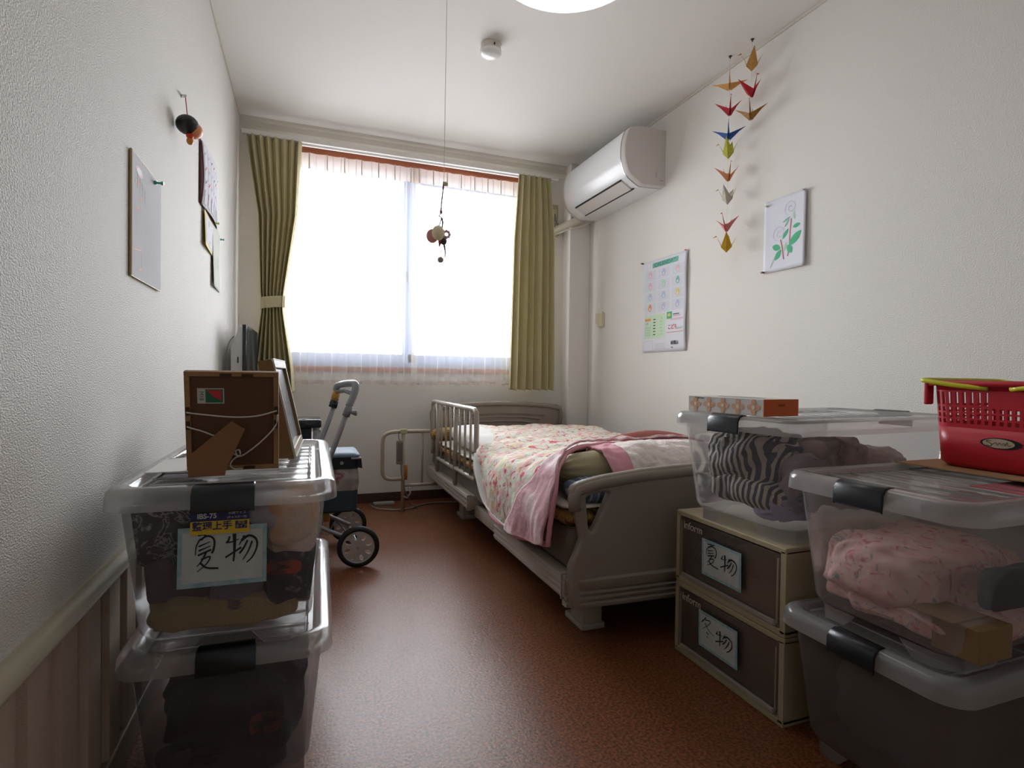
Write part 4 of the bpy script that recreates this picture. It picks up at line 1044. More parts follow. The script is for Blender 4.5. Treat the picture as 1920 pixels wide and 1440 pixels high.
P2F = thing('photo_frame', 'photo frame leaning on its cardboard easel, turned towards the window, beside the wooden frame', 'picture frame', (-.03, 1.55, TOPZ))
tl2 = Matrix.Translation((-.018, 1.44, TOPZ)) @ Matrix.Rotation(R(-2.4), 4, 'Z') @ Matrix.Rotation(R(-12.5), 4, 'Y')
def tb2(g, *a, **k): g.box(*a, rot=tl2, **k)
gold_b = mat('dull_brown_moulding', '7d6440', .55, vary=.1)
g = G(); D2, H2 = .36, .245
for a in ((-.018, 0, 0, D2, H2-.022, H2), (-.018, 0, 0, D2, 0, .022), (-.018, 0, 0, .022, .022, H2-.022), (-.018, 0, D2-.022, D2, .022, H2-.022)): tb2(g, *a, bev=.002)
obj('moulding', g, gold_b, P2F)
g = G(); tb2(g, -.012, -.009, .02, D2-.02, .02, H2-.02); obj('picture_glass', g, mat('grey_picture', '9aa3aa', .15), P2F)
g = G(); tb2(g, -.022, -.018, .004, D2-.004, .004, H2-.004); obj('backing_board', g, mat('olive_card', '6b5a34', .8), P2F)
g = G(); tb2(g, -.004, .001, -.001, .0, .0, H2); tb2(g, -.018, .001, 0, D2, H2, H2+.001); tb2(g, -.0005, .0015, .01, D2, 0, .004); obj('white_edge', g, mat('white_edge', 'cfccc4', .4), P2F, label='white edge strip')
g = shape2d([[(-.056, .6525), (-.022, .6525), (-.072, .884), (-.078, .888), (-.104, .884)]], .003, frame((0, 1.432, 0), (1, 0, 0), (0, 0, 1)))
obj('easel_board', g, mat('easel_brown', '80603a', .8), P2F)
g = G(); g.box(-.27, -.235, 1.62, 1.80, TOPZ, TOPZ+.09, .004)
tag(base(obj('dark_case', g, mat('dark_plum_case', '3c3034', .5)), (-.25, 1.7, TOPZ)), 'small dark box standing behind the wooden frame by the wall', 'box')
g = G(); g.box(-.30, -.19, 1.30, 1.50, TOPZ, TOPZ+.002, rot=None); tag(base(obj('paper_sheet', g, mat('white_paper', 'dcdad6', .7)), (-.25, 1.4, TOPZ)), 'white paper lying on the left lid against the wall', 'paper')

# ------------------------------------------------------------------ television on its cabinet, black appliance
whitep = mat('white_shell', 'd8d8d6', .35); blk = mat('gloss_black', '0d0f12', .15)
CB = thing('low_cabinet', 'low white cabinet in the corner behind the left storage boxes', 'cabinet', (-.14, 3.3, 0))
cw = mat('cabinet_white', 'bdb8b0', .5)
g = G(); g.box(-.372, .085, 2.985, 3.6, .04, .50, .004); obj('cabinet_body', g, cw, CB)
for z in (.06, .28):
    g = G(); g.box(.085, .097, 3.0, 3.585, z, z+.205, .003); d = obj('drawer_front', g, cw, CB); g = G(); g.tube([(.11, 3.2, z+.15), (.11, 3.38, z+.15)], .005, 8); obj('handle', g, mat('alu_grip', '909498', .3, metal=.8), d)
for x in (-.34, .06):
    for y in (3.02, 3.57): g = G(); g.box(x-.015, x+.015, y-.015, y+.015, 0, .04); obj('foot', g, cw, CB)
TV = thing('television', 'small flat television seen edge-on by the left wall', 'television', (-.29, 3.25, .50))
tt = Matrix.Translation((-.268, 3.0, 0)) @ Matrix.Rotation(R(-1.0), 4, 'Z')
g = G(); g.box(-.018, 0, 0, .56, .745, 1.088, .003, rot=tt); obj('bezel', g, blk, TV)
g = G(); g.box(.0002, .0015, .02, .54, .775, 1.068, rot=tt); obj('screen', g, mat('screen_glass', '2c3440', .08, spec=.8), TV)
g = G(); g.loops([[tt @ Vector((-.018-d, .02+e, z)) for d, z in ((0, .75), (.030, .76), (.052, .80), (.052, .985), (.040, 1.005), (.014, 1.08), (0, 1.086))] for e in (0, .52)]); obj('rear_shell', g, whitep, TV)
g = G(); g.box(-.042, -.036, .0185, .0205, .90, .93, rot=tt); obj('socket', g, blk, TV)
g = G(); g.box(-.045, -.02, .2, .36, .56, .76, .004, rot=tt); g.box(-.09, .05, .12, .44, .50, .512, .004, rot=tt); obj('stand', g, blk, TV, label='black stand')
g = G(); g.tube(bez([(-.325, 3.02, 1.03), (-.345, 2.99, .99), (-.355, 2.97, .90), (-.36, 2.97, .75), (-.36, 2.99, .60)], 6), .0025, 6); obj('cable', g, mat('grey_cable', '6f6f70', .5), TV, smooth=True)
PR = thing('black_appliance', 'glossy black box-shaped appliance on the cabinet behind the photo frame', 'appliance', (.03, 3.15, .50))
g = G(); g.box(-.10, .083, 3.02, 3.24, .572, .617, .012, seg=4); obj('top_cover', g, mat('black_top', '1a1c22', .12), PR, smooth=True, auto=True)
g = G(); g.box(-.10, .035, 3.04, 3.22, .50, .572, .003); obj('lower_body', g, blk, PR)
g = G(); g.box(-.03, .03, 3.06, 3.10, .6165, .619); obj('grey_display', g, mat('display_grey', '8c9299', .2), PR)
g = G(); g.box(.045, .082, 3.06, 3.2, .50, .56, .003); tag(base(obj('small_box', g, mat('small_box_grey', 'a5a2a6', .5, vary=.3, vscale=30)), (.06, 3.1, .5)), 'small pale box beside the black appliance', 'box')

# ------------------------------------------------------------------ wheeled walking cart
WK = thing('walking_cart', 'grey wheeled walking cart with a blue-lidded bag, between the boxes and the bed', 'walker', (.05, 2.73, 0))
tubem = mat('cart_tube', '8b8d90', .35, metal=.4); tyre = mat('black_tyre', '0e0e10', .6); hubm = mat('hub_silver', 'a8a39e', .45, metal=.1)
def wheel(x, y, r, w=.030, rz=0):
    rot = Matrix.Rotation(rz, 3, 'Z')
    wp = thing('wheel', None, None, (x-WK.location.x, y-WK.location.y, r)); wp.parent = WK
    for k in ('label', 'category'):
        if k in wp: del wp[k]
    g = G(); g.lathe([(r*.76, -w*.42), (r*.86, -w*.5), (r*.96, -w*.34), (r, -w*.12), (r, w*.12), (r*.96, w*.34), (r*.86, w*.5), (r*.76, w*.42)], (0, 0, 0), 48, 'Y', rot, True); obj('tyre', g, tyre, wp, smooth=True, world=False)
    g = G(); g.lathe([(r*.755, -w*.44), (r*.78, -w*.40), (r*.78, w*.4), (r*.72, w*.4), (r*.72, -w*.38)], (0, 0, 0), 48, 'Y', rot, True); obj('rim', g, hubm, wp, smooth=True, world=False, auto=True)
    holes = [[(r*.52*math.cos(a)+.11*r*math.cos(t)*math.cos(a)*1.3-.09*r*math.sin(t)*math.sin(a), r*.52*math.sin(a)+.11*r*math.cos(t)*math.sin(a)*1.3+.09*r*math.sin(t)*math.cos(a)) for t in [2*PI*k/12 for k in range(12)]] for a in [2*PI*j/8+.3 for j in range(8)]]
    g = shape2d([[(r*.74*math.cos(2*PI*k/40), r*.74*math.sin(2*PI*k/40)) for k in range(40)]]+holes, .010, rot.to_4x4() @ frame((0, -w*.22, 0), (1, 0, 0), (0, 0, 1)), .001)
    obj('hub_plate', g, hubm, wp, world=False)
    g = G(); g.lathe([(.001, -w*.40), (r*.16, -w*.38), (r*.22, -w*.28), (r*.22, w*.4), (.001, w*.42)], (0, 0, 0), 20, 'Y', rot); obj('hub_cap', g, hubm, wp, smooth=True, world=False, auto=True)
for x, y, r in ((.228, 2.53, .091), (.213, 2.93, .091), (-.24, 2.56, .07), (-.24, 2.90, .07)): wheel(x, y, r, rz=R(-4))
g = G(); g.tube([(.228, 2.545, .091), (.213, 2.915, .091)], .007, 8); obj('axle', g, tubem, WK, smooth=True)
for y in (2.585, 2.875):
    g = G(); g.tube(bez([(.218, y, .10), (.17, y, .125), (.10, y, .16), (0, y, .205), (-.12, y, .20), (-.24, y, .12)], 5), .0095, 10); obj('lower_tube', g, tubem, WK, smooth=True)
    dx = 0 if y < 2.7 else -.045
    g = G(); g.tube([(.192+dx, y, .72), (.15+dx, y, .60), (.065+dx, y, .36), (-.01+dx, y, .20)], .0115, 10); obj('handle_tube', g, tubem, WK, smooth=True)
g = G(); g.tube(bez([(.186, 2.585, .71), (.203, 2.585, .75), (.214, 2.588, .785), (.215, 2.600, .806), (.207, 2.63, .812), (.180, 2.72, .808), (.160, 2.83, .800), (.150, 2.865, .79), (.147, 2.875, .77), (.143, 2.875, .72)], 5), .016, 12); obj('handle_grip', g, mat('grey_grip', '85888c', .45), WK, smooth=True)
g = G(); g.tube([(.195, 2.60, .768), (.175, 2.72, .775), (.152, 2.86, .765)], .009, 10); obj('brake_bar', g, tubem, WK, smooth=True)
g = G(); g.tube([(.139, 2.875, .725), (.149, 2.874, .768)], .0185, 12); obj('yellow_clamp', g, mat('amber_yellow', 'b0822c', .4), WK, smooth=True)
g = G(); g.tube([(.130, 2.875, .688), (.140, 2.875, .722)], .020, 14); obj('black_collar', g, blk, WK, smooth=True)
g = G(); g.tube([(.173, 2.585, .665), (.189, 2.585, .712)], .0165, 12); obj('adjust_clamp', g, mat('clamp_grey', '6f7275', .4), WK, smooth=True)
g = G(); g.tube([(.19, 2.575, .685), (.218, 2.562, .68)], [.006, .013], 10); obj('adjust_knob', g, mat('clamp_grey', '6f7275', .4), WK, smooth=True)
g = G(); g.tube(bez([(.05, 2.7, .16), (.10, 2.62, .13), (.14, 2.72, .16), (.19, 2.65, .12)], 5), .004, 6); obj('brake_wire', g, tubem, WK, smooth=True)
g = G(); g.box(.09, .12, 2.84, 2.86, .13, .175, .004); obj('yellow_catch', g, mat('amber_yellow', 'b0822c', .4), WK)
teal = mat('teal_fabric', '22343a', .8, bump=.3); blackf = mat('black_fabric', '15161a', .75)
def bagring(z, grow=0, x0=-.10, x1=.232, y0=2.615, y1=2.845): return rrect((x1-x0)/2+grow, (y1-y0)/2+grow, .025, z, 5, (x0+x1)/2, (y0+y1)/2)
BG = obj('shopping_bag', G().loops([bagring(.225, -.012), bagring(.235, -.002), bagring(.30), bagring(.325, .001)]), teal, WK, smooth=True, auto=True, label='dark teal bag base')
obj('clear_panel', G().loops([bagring(.325, .001), bagring(.36, .006), bagring(.40, .003), bagring(.425, 0)]), pattern('smoky_floral', [(.35, '7c7470'), (.5, '9a9490'), (.6, '7a3a3e'), (.7, 'a39c98')], 9, distort=1, bump=.2, rough=.3), BG, smooth=True, auto=True)
obj('black_band', G().loops([bagring(.424, .003), bagring(.43, .004), bagring(.478, .004)]), blackf, BG, smooth=True, auto=True)
obj('blue_lid', G().loops([bagring(.478, .008), bagring(.486, .008), bagring(.494, 0), bagring(.497, -.03)]), mat('blue_lid_fabric', '5d7186', .6, vary=.15, vscale=12), BG, smooth=True, auto=True)
g = G(); g.tube([(.20, 2.605, .472), (.245, 2.605, .472)], .0045, 8); obj('zip_pull', g, tubem, BG)
g = shape2d([[(.225, .43), (.25, .425), (.245, .47), (.232, .475)]], .02, frame((0, 2.62, 0), (1, 0, 0), (0, 0, 1))); obj('side_strap', g, blackf, BG)
g = G(); g.lathe([(.001, -.003), (.008, -.003), (.008, .001)], (.16, 2.611, .452), 14, 'Y'); obj('snap_button', g, tubem, BG)

# ------------------------------------------------------------------ on the right boxes
BK = thing('shopping_basket', 'red plastic shopping basket with yellow handles at the right edge', 'basket', (1.56, .775, .654))
red = mat('red_plastic', 'b5182a', .35, spec=.5); yel = mat('yellow_handle', 'c9c326', .35)
KX, KY, KZ = 1.58, .775, .6565
def bring(z, off=0):
    k = (z-KZ)/.205; return rrect(.126+.012*k+off, .142+.010*k+off, .04, z, 12, KX, KY)
g = G(); g.loops([rrect(.104, .120, .03, KZ, 12, KX, KY), rrect(.118, .134, .04, KZ+.002, 12, KX, KY), bring(KZ+.012), bring(KZ+.05), bring(KZ+.095)], cap1=False)
obj('solid_base', g, red, BK, smooth=True, solid=.0022)
# lattice: posts and cross bars between the base and the rim
def per(z, s):
    ring = bring(z); n = len(ring); Ls = [(ring[(i+1) % n]-ring[i]).length for i in range(n)]; T = sum(Ls); d = (s % 1)*T
    for i in range(n):
        if d <= Ls[i]: return ring[i].lerp(ring[(i+1) % n], d/max(Ls[i], 1e-9))
        d -= Ls[i]
    return ring[0]
NS = 72; g = G(); zs = [KZ+.095, KZ+.104, KZ+.114, KZ+.118, KZ+.128, KZ+.132, KZ+.142, KZ+.148, KZ+.178, KZ+.182]
for i in range(NS):
    for a, b, op in ((0, 1, 0), (1, 2, 1), (2, 3, 0), (3, 4, 1), (4, 5, 0), (5, 6, 1), (6, 7, 0), (7, 8, 1), (8, 9, 0)):
        s0 = i/NS; c0 = s0+.46/NS
        spans = [(s0, c0)] if op else [(s0, c0), (c0, s0+1/NS)]
        mid = per(zs[a], c0)
        if a == 7 and abs(mid.y-KY) < .03: spans = [(s0, c0), (c0, s0+1/NS)]
        for p, q in spans: g.face([per(zs[a], p), per(zs[a], q), per(zs[b], q), per(zs[b], p)])
obj('lattice_wall', g, red, BK, solid=.0022)
g = G(); g.loops([bring(KZ+.182), bring(KZ+.200), bring(KZ+.204, .004), bring(KZ+.204, .010), bring(KZ+.192, .011)], cap0=False, cap1=False); obj('rim', g, red, BK, smooth=True, solid=.0022)
for sy in (1,):
    for x in (KX-.125, KX+.125):
        g = G(); g.box(x-.012, x+.012, KY+.153, KY+.165, KZ+.145, KZ+.200, .004); obj('handle_stop', g, red, BK)
for s in (1, -1):
    a = [(KX-.143, KY+s*.022, KZ+.188), (KX-.150, KY+s*.085, KZ+.194), (KX-.152, KY+s*.14, KZ+.202), (KX-.145, KY+s*.160, KZ+.205), (KX-.10, KY+s*.166, KZ+.206), (KX+.10, KY+s*.166, KZ+.206), (KX+.145, KY+s*.160, KZ+.205), (KX+.152, KY+s*.14, KZ+.202), (KX+.150, KY+s*.085, KZ+.194), (KX+.143, KY+s*.022, KZ+.188)]
    g = G(); g.tube(bez(a, 4), .0058, 10); obj('handle', g, yel, BK, smooth=True)
f = Flat(frame((KX-.1305, KY-.0, KZ+.066), (0, -1, 0), (-.06, 0, 1)))
f.ell(0, 0, .040, .0125, 0, .0022); f.ell(-.004, 0, .031, .0105, 1, .0026, pinch=1)
so = obj('oval_badge', f, [mat('badge_black', '15171a', .3), mat('badge_cream', 'b09f84', .4)], BK)
fb_ = frame((KX-.1305, KY-.0, KZ+.066), (0, -1, 0), (-.06, 0, 1))
f = Flat(fb_); f.line(bez([(-.018, .004, 0), (-.024, .006, 0), (-.027, .003, 0), (-.020, 0, 0), (-.016, -.004, 0), (-.022, -.007, 0), (-.028, -.005, 0)], 5), .0013, 0, .003)
f.line(bez([(-.015, -.003, 0), (-.009, .002, 0), (-.006, -.004, 0), (-.001, .002, 0), (.002, -.003, 0), (.007, .002, 0), (.009, -.004, 0), (.013, .005, 0), (.015, -.004, 0), (.021, -.001, 0)], 4), .0010, 0, .003)
obj('script_lettering', f, [mat('badge_black', '15171a', .3)], so)
g = G(); g.box(1.40, 1.72, .56, .975, .6525, .6555); tag(base(obj('cardboard_sheet', g, mat('tan_card', 'a8825a', .8)), (1.56, .775, .6525)), 'tan cardboard sheet under the red basket', 'cardboard')
g = G(); g.box(1.32, 1.62, .47, .76, .638, .640); tag(base(obj('pink_cloth', g, mat('pink_cloth', 'b0606a', .85)), (1.45, .6, .63)), 'pink cloth showing through the lid of the right top box', 'cloth')
TB = thing('tissue_box', 'flat tissue box with orange end and flower print on the middle right lid', 'tissue box', (1.155, 1.24, .762))
TX0, TX1, TY0, TY1, TZ0, TZ1 = 1.093, 1.222, 1.115, 1.385, .7615, .806
g = G(); g.box(TX0, TX1, TY0+.0005, TY1, TZ0, TZ1, .001); obj('carton', g, mat('tissue_white', 'cfcbc6', .5), TB)
g = G(); g.box(TX0, TX1, TY0-.001, TY0+.0015, TZ0, TZ1); op_ = obj('orange_end', g, mat('tissue_orange', 'c05a1c', .5), TB)
lettering('end_print', '200W', .011, mat('print_brown', '7a3510', .6), frame(((TX0+TX1)/2, TY0-.0012, TZ0+.028), (1, 0, 0), (0, 0, 1)), op_)
f = Flat(frame((TX0-.0004, TY1, TZ0), (0, -1, 0), (0, 0, 1)))
for k in range(5):
    cx = .030+.052*k; cy = .0225
    for a in range(4):
        t = PI/2*a; f.ell(cx+.0115*math.cos(t), cy+.0115*math.sin(t), .0095, .0075, 0, .0004+.0001*a, t)
    f.ell(cx, cy, .0055, .0055, 1, .001)
obj('flower_print', f, [mat('flower_peach', 'd5a27c', .6), mat('flower_cream', 'dccfbf', .6)], TB)
lettering('carton_text', 'soft pack tissue', .0058, mat('ink_black', '15151a', .6), frame((TX0-.0006, TY1-.045, TZ0+.040), (0, -1, 0), (0, 0, 1)), TB)
g = G(); rings = []
f = Flat(frame((TX0, TY0, TZ1), (1, 0, 0), (0, 1, 0))); f.ell(.065, .135, .022, .085, 0, .0005); obj('tissue_opening', f, [mat('opening_grey', '8a8580', .7)], TB)

TB.rotation_euler = (0, 0, R(5))

# ------------------------------------------------------------------ papers on the walls
paper = mat('print_paper', 'dfdfe6', .9, spec=.1)
tints = [paper, mat('ink_teal', '6fae9e', .7), mat('ink_rose', 'deb4c0', .7), mat('ink_lilac', 'bdbbd4', .7), mat('ink_green', 'b2d0b6', .7), mat('ink_sky', 'b0c2d8', .7), mat('ink_tan', 'd8b88e', .7), mat('ink_grey', 'b9bcc8', .7), mat('pale_green_panel', 'c6dcbc', .7), mat('ink_dark', '3d3f4c', .7), mat('ink_red', 'c23a4c', .7), mat('ink_leafgreen', '3fae7c', .7), mat('ink_stem', 'b8655e', .7), mat('ink_orange', 'e0905a', .7), mat('ink_yellow', 'd6c25a', .7), mat('paper_blue_white', 'dcdde6', .7)]
def sheet(name, fr, w, h, m, lab, cat, curl=None, th=.0006, group=None, back=None):
    t = thing(name, lab, cat, fr.translation, group=group)
    g = G(); nx = 16
    def fn(u, v):
        x, y = w*u, h*v; z = .003+(curl(u, v) if curl else 0); return fr @ Vector((x, y, z))
    g.grid(fn, nx, 20); obj('sheet', g, m, t, smooth=True, solid=th)
    return t
# wall calendar, right wall
fr = frame((RW-.001, 2.955, 1.008), (0, -1, 0), (0, 0, 1))
CA = sheet('wall_calendar', fr, .425, .552, paper, 'tall white year calendar pinned on the right wall beyond the bed', 'calendar', lambda u, v: .010*math.sin(PI*v)*u**3+.004*math.sin(v*9)*u**2)
f = Flat(fr); H0 = .0165
f.rect(.095, .345, .505, .535, 1, .0042)
for r_ in range(4):
    for c_ in range(3):
        x0 = .022+c_*.135; y0 = .437-r_*.066; k = (r_*3+c_) % 6
        for i in range(6): f.rect(x0, x0+.108, y0+.010*i, y0+.010*i+.0012, 7, .0150)
        for i in range(8): f.rect(x0+.0154*i, x0+.0154*i+.001, y0, y0+.052, 7, .0151)
        col = [2, 3, 2, 2, 4, 1, 5, 5, 14, 13, 3, 3][r_*3+c_]
        f.ell(x0+.052, y0+.028, .017, .020, col, .0153); f.ell(x0+.052, y0+.022, .007, .009, 0, .0156); f.ell(x0+.052, y0+.044, .009, .008, col, .0155)
f.rect(.018, .232, .085, .225, 8, .0150)
f.rect(.025, .085, .190, .205, 13, .0154); f.ell(.05, .175, .014, .009, 7, .0154)
for i in range(4): f.rect(.025, .085, .100+.015*i, .110+.015*i, 4, .0154)
for i in range(6):
    f.rect(.112, .135, .103+.018*i, .109+.018*i, 9, .0154)
    f.line([(.175+.01*(i % 2), .100+.019*i), (.19, .106+.019*i), (.205, .104+.019*i)], .002, 1, .0154)
f.rect(.245, .295, .188, .228, 11, .0150); f.ell(.268, .21, .014, .010, 14, .0154)
f.rect(.305, .365, .208, .213, 9, .0154); f.rect(.305, .375, .200, .2025, 10, .0154); f.rect(.285, .405, .178, .187, 2, .0154)
f.rect(.250, .405, .108, .111, 13, .0154); f.rect(.02, .11, .01, .07, 7, .0150); f.rect(.022, .108, .012, .068, 15, .0152)
for i in range(4): f.rect(.13, .235, .02+.009*i, .0225+.009*i, 7, .0154)

# printed figures follow the sheet: drop them onto its curl
for v in f.bm.verts:
    q = fr.inverted() @ v.co; u_, v_ = q.x/.425, q.y/.552
    q.z = .003+.010*math.sin(PI*v_)*u_**3+.004*math.sin(v_*9)*u_**2+.0006+(q.z-.0042 if q.z < .01 else (q.z-.0150)+.0002); v.co = fr @ q
pr = obj('print', f, tints, CA)
def on_cal(x, y): return fr @ Matrix.Translation((x, y, .003+.010*math.sin(PI*y/.552)*(x/.425)**3+.004*math.sin(y/.552*9)*(x/.425)**2+.0016))
lettering('printed_text', 'CALENDAR', .030, mat('ink_deepgreen', '3b8a70', .7), on_cal(.22, .519), CA, bold=.0006, sx=1.35)
lettering('printed_text', 'こども', .030, tints[10], on_cal(.305, .138), CA, bold=.0006)
lettering('printed_text', 'しんぶん', .016, tints[5], on_cal(.372, .130), CA, bold=.0003)
lettering('printed_text', '新聞店', .024, tints[9], on_cal(.325, .048), CA, bold=.0004)
lettering('printed_text', 'TEL', .012, tints[9], on_cal(.30, .022), CA)
def pin(name, loc, nrm, c, lab, rad=.005, ln=.014, group='push pins'):
    g = G(); n = Vector(nrm); L_ = Vector(loc)
    g.tube([L_, L_+n*ln*.3, L_+n*ln*.31, L_+n*ln*.75, L_+n*ln*.76, L_+n*ln], [rad, rad, rad*.55, rad*.6, rad, rad*.95], 12)
    return tag(base(obj('push_pin', g, mat('pin_'+c, c, .3), smooth=True, auto=True), loc), lab, 'pin', group)
pin('p', (RW-.004, 2.962, 1.560), (-1, 0, 0), '5c1a22', 'dark red push pin at the upper left corner of the calendar')
pin('p', (RW-.004, 2.545, 1.560), (-1, 0, 0), 'd8707c', 'pink push pin at the upper right corner of the calendar')
# rose drawing
fr = frame((RW-.001, 1.993, 1.337), (0, -1, 0), (0, 0, 1))
RD = sheet('rose_drawing', fr, .232, .322, tints[15], 'white sheet with two coloured roses, pinned on the right wall', 'drawing', lambda u, v: .006*u*u+.004*(1-v)*u)
f = Flat(fr)
def L2(pts, wd, mi, taper=False): f.line(bez([(x, y, 0) for x, y in pts], 5), wd, mi, .001, taper)
for s_ in ([(.155, .215), (.150, .15), (.148, .10), (.140, .055)],): L2(s_, .0055, 12)
L2([(.098, .135), (.108, .10), (.118, .045)], .006, 12)
def leaf(cx, cy, a, ln, wd, mi=11):
    pts = [(cx+x*math.cos(a)-y*math.sin(a), cy+x*math.sin(a)+y*math.cos(a)) for x, y in [(ln*(t-.5), wd*math.sin(PI*t)**.8) for t in [i/10 for i in range(11)]]+[(ln*(t-.5), -wd*math.sin(PI*t)**.8) for t in [i/10 for i in range(9, 0, -1)]]]
    f.poly(pts, mi, .0011+.0001*random.random())
leaf(.178, .125, R(38), .085, .017); leaf(.185, .178, R(8), .042, .009); leaf(.125, .155, R(52), .052, .008); leaf(.150, .085, R(-55), .045, .014)
leaf(.075, .105, R(-20), .050, .014); leaf(.085, .07, R(50), .055, .013); leaf(.055, .045, R(60), .06, .004, 4); leaf(.125, .10, R(70), .04, .006, 4)
leaf(.17, .225, R(-80), .04, .006, 4); leaf(.128, .215, R(20), .05, .004, 1); leaf(.132, .20, R(50), .04, .004, 1)
for cx, cy, sc_, mi in ((.152, .262, 1, 7), (.092, .165, 1.05, 7)):
    for k in range(9):
        a = k*1.1; rr = .006+.0035*k
        L2([(cx+sc_*rr*math.cos(a+t)*1.0, cy+sc_*rr*math.sin(a+t)*.95) for t in (0, .5, 1.0, 1.5, 1.9)], .0011, mi)
for v in f.bm.verts:
    q = fr.inverted() @ v.co; u_, v_ = q.x/.232, q.y/.322; q.z = .003+.006*u_*u_+.004*(1-v_)*u_+q.z; v.co = fr @ q
obj('coloured_pencil', f, tints, RD)
pin('p', (RW-.006, 1.975, 1.640), (-1, 0, 0), 'dcd6c8', 'cream push pin at the upper left corner of the rose drawing')
pin('p', (RW-.006, 1.990, 1.343), (-1, 0, 0), '5c1020', 'dark red push pin at the lower left corner of the rose drawing')
pin('p', (RW-.012, 1.768, 1.652), (-1, 0, 0), 'c8c8c8', 'pale grey push pin at the upper right corner of the rose drawing')

# message board on the left wall
fr = frame((LW+.001, 1.503, 1.076), (0, 1, 0), (0, 0, 1))
SB = thing('message_board', 'stiff white message card with gilt edge on the left wall, nearest the camera', 'card', fr.translation)
g = G(); g.box(LW+.002, LW+.0065, 1.503, 1.778, 1.076, 1.366); obj('card_board', g, mat('gilt_edge', 'b29a62', .5), SB)
g = G(); g.box(LW+.0065, LW+.0072, 1.505, 1.776, 1.078, 1.364); obj('card_face', g, mat('card_white', 'd4d4d8', .9, spec=.05), SB)
f = Flat(frame((LW+.0073, 1.503, 1.076), (0, 1, 0), (0, 0, 1))); rnd = random.Random(4)
for k in range(9):
    x = .03+.011*k; f.line([(x+rnd.uniform(-.002, .002), .255-.010*j-.004*k) for j in range(5)], .002, 9 if k % 2 else 7, .0002, True)
for k in range(14):
    x = .02+.016*k; y = .20-rnd.uniform(0, .05); f.line([(x, y), (x+.002, y-.03), (x-.001, y-.06)], .0013, [7, 3, 2][k % 3], .0002)
for k in range(10):
    x = .10+.015*k; y = .10-rnd.uniform(0, .03); f.line([(x, y), (x+.002, y-.02), (x-.001, y-.05)], .0013, 7, .0002)
for x, y in ((.03, .225), (.055, .225), (.075, .195), (.045, .165)): f.ell(x, y, .006, .005, 13, .0003)
f.line([(.02, .065), (.08, .072), (.085, .03), (.055, .02)], .003, 13, .0003); f.line([(.02, .065), (.022, .03)], .002, 2, .0003)
f.ell(.06, .255, .03, .012, 2, .0002); f.ell(.06, .255, .022, .008, 15, .0003)
obj('handwriting', f, tints, SB)
pin('p', (LW+.007, 1.700, 1.350), (1, 0, 0), '3f9c88', 'green push pin holding the white message card', ln=.022)
# paper craft board, yellow card, white slip farther along the left wall
fr = frame((LW+.001, 2.392, 1.495), (0, 1, 0), (0, 0, 1))
PC = thing('paper_craft_board', 'red and grey lined paper with dark red backing on the left wall, below the doll', 'paper', fr.translation)
def pcx(x, y): return .02+.05*math.sin(PI*min(1, max(0, y/.243)))+x*(1-.16*math.sin(PI*min(1, max(0, y/.243))))
def onpc(x, y, h): return .006+.010*math.sin(PI*min(1, max(0, x/.42)))+h
g = G(); g.grid(lambda u, v: fr @ Vector((pcx(.42*u, .243*v), .243*v, onpc(.42*u, .243*v, 0))), 16, 20); obj('sheet', g, paper, PC, smooth=True, solid=.0006)
f = Flat(fr)
for k in range(7): f.line([(.02+.062*k, .235-.01*j) for j in range(23)], .004, 2, .001)
for k in range(7):
    for j in range(4): f.line([(.03+.06*k, .05+.052*j), (.055+.06*k, .068+.05*j)], .006, [7, 9, 10, 7][(k+j) % 4], .0014)
for k in range(6): f.rect(.028+.066*k, .068+.066*k, .012, .075, 0, .0018)
for v in f.bm.verts:
    q = fr.inverted() @ v.co; q.z = onpc(q.x, q.y, q.z); q.x = pcx(q.x, q.y); v.co = fr @ q
obj('drawn_lines', f, tints, PC)
g = G(); g.grid(lambda u, v: fr @ Vector((.43*u, .243*v, .003)), 4, 4); obj('dark_red_backing', g, mat('dark_red_backing', '5e1e24', .8), PC, smooth=True, solid=.001, label='dark red backing sheet')
fr = frame((LW+.001, 2.462, 1.352), (0, 1, 0), (0, 0, 1))
YC = sheet('yellow_card', fr, .27, .14, mat('yellow_card', 'd8c468', .7), 'yellow-edged card on the left wall under the red-lined paper', 'card', lambda u, v: .010*(1-u)*(1-v*.5))
f = Flat(fr); f.poly([(.03, .02), (.24, .01), (.25, .13), (.03, .13)], 0, .001); f.line([(.12, .12), (.11, .07), (.14, .03)], .008, 9, .0014)
for v in f.bm.verts:
    q = fr.inverted() @ v.co; q.z += .003+.010*(1-q.x/.27)*(1-q.y/.14*.5); v.co = fr @ q
obj('white_panel', f, tints, YC)
fr = frame((LW+.001, 2.69, 1.225), (0, 1, 0), (0, 0, 1))
WS = sheet('white_slip', fr, .245, .275, mat('slip_white', 'd6d7d0', .9, spec=.05), 'white slip of paper lowest on the left wall, below the yellow card', 'paper', lambda u, v: .009*(1-u)*(1-v))
f = Flat(fr); f.line([(.06, .14), (.065, .09), (.075, .075), (.085, .10), (.08, .13)], .003, 9, .016); obj('paper_clip_mark', f, tints, WS)
pin('p', (LW+.006, 2.93, 1.475), (1, 0, 0), '58a89c', 'green push pin above the white slip', ln=.016)
pin('p', (LW+.02, 2.66, 1.485), (1, 0, 0), 'a9c860', 'yellow-green push pin between the red-lined paper and the yellow card', ln=.016)

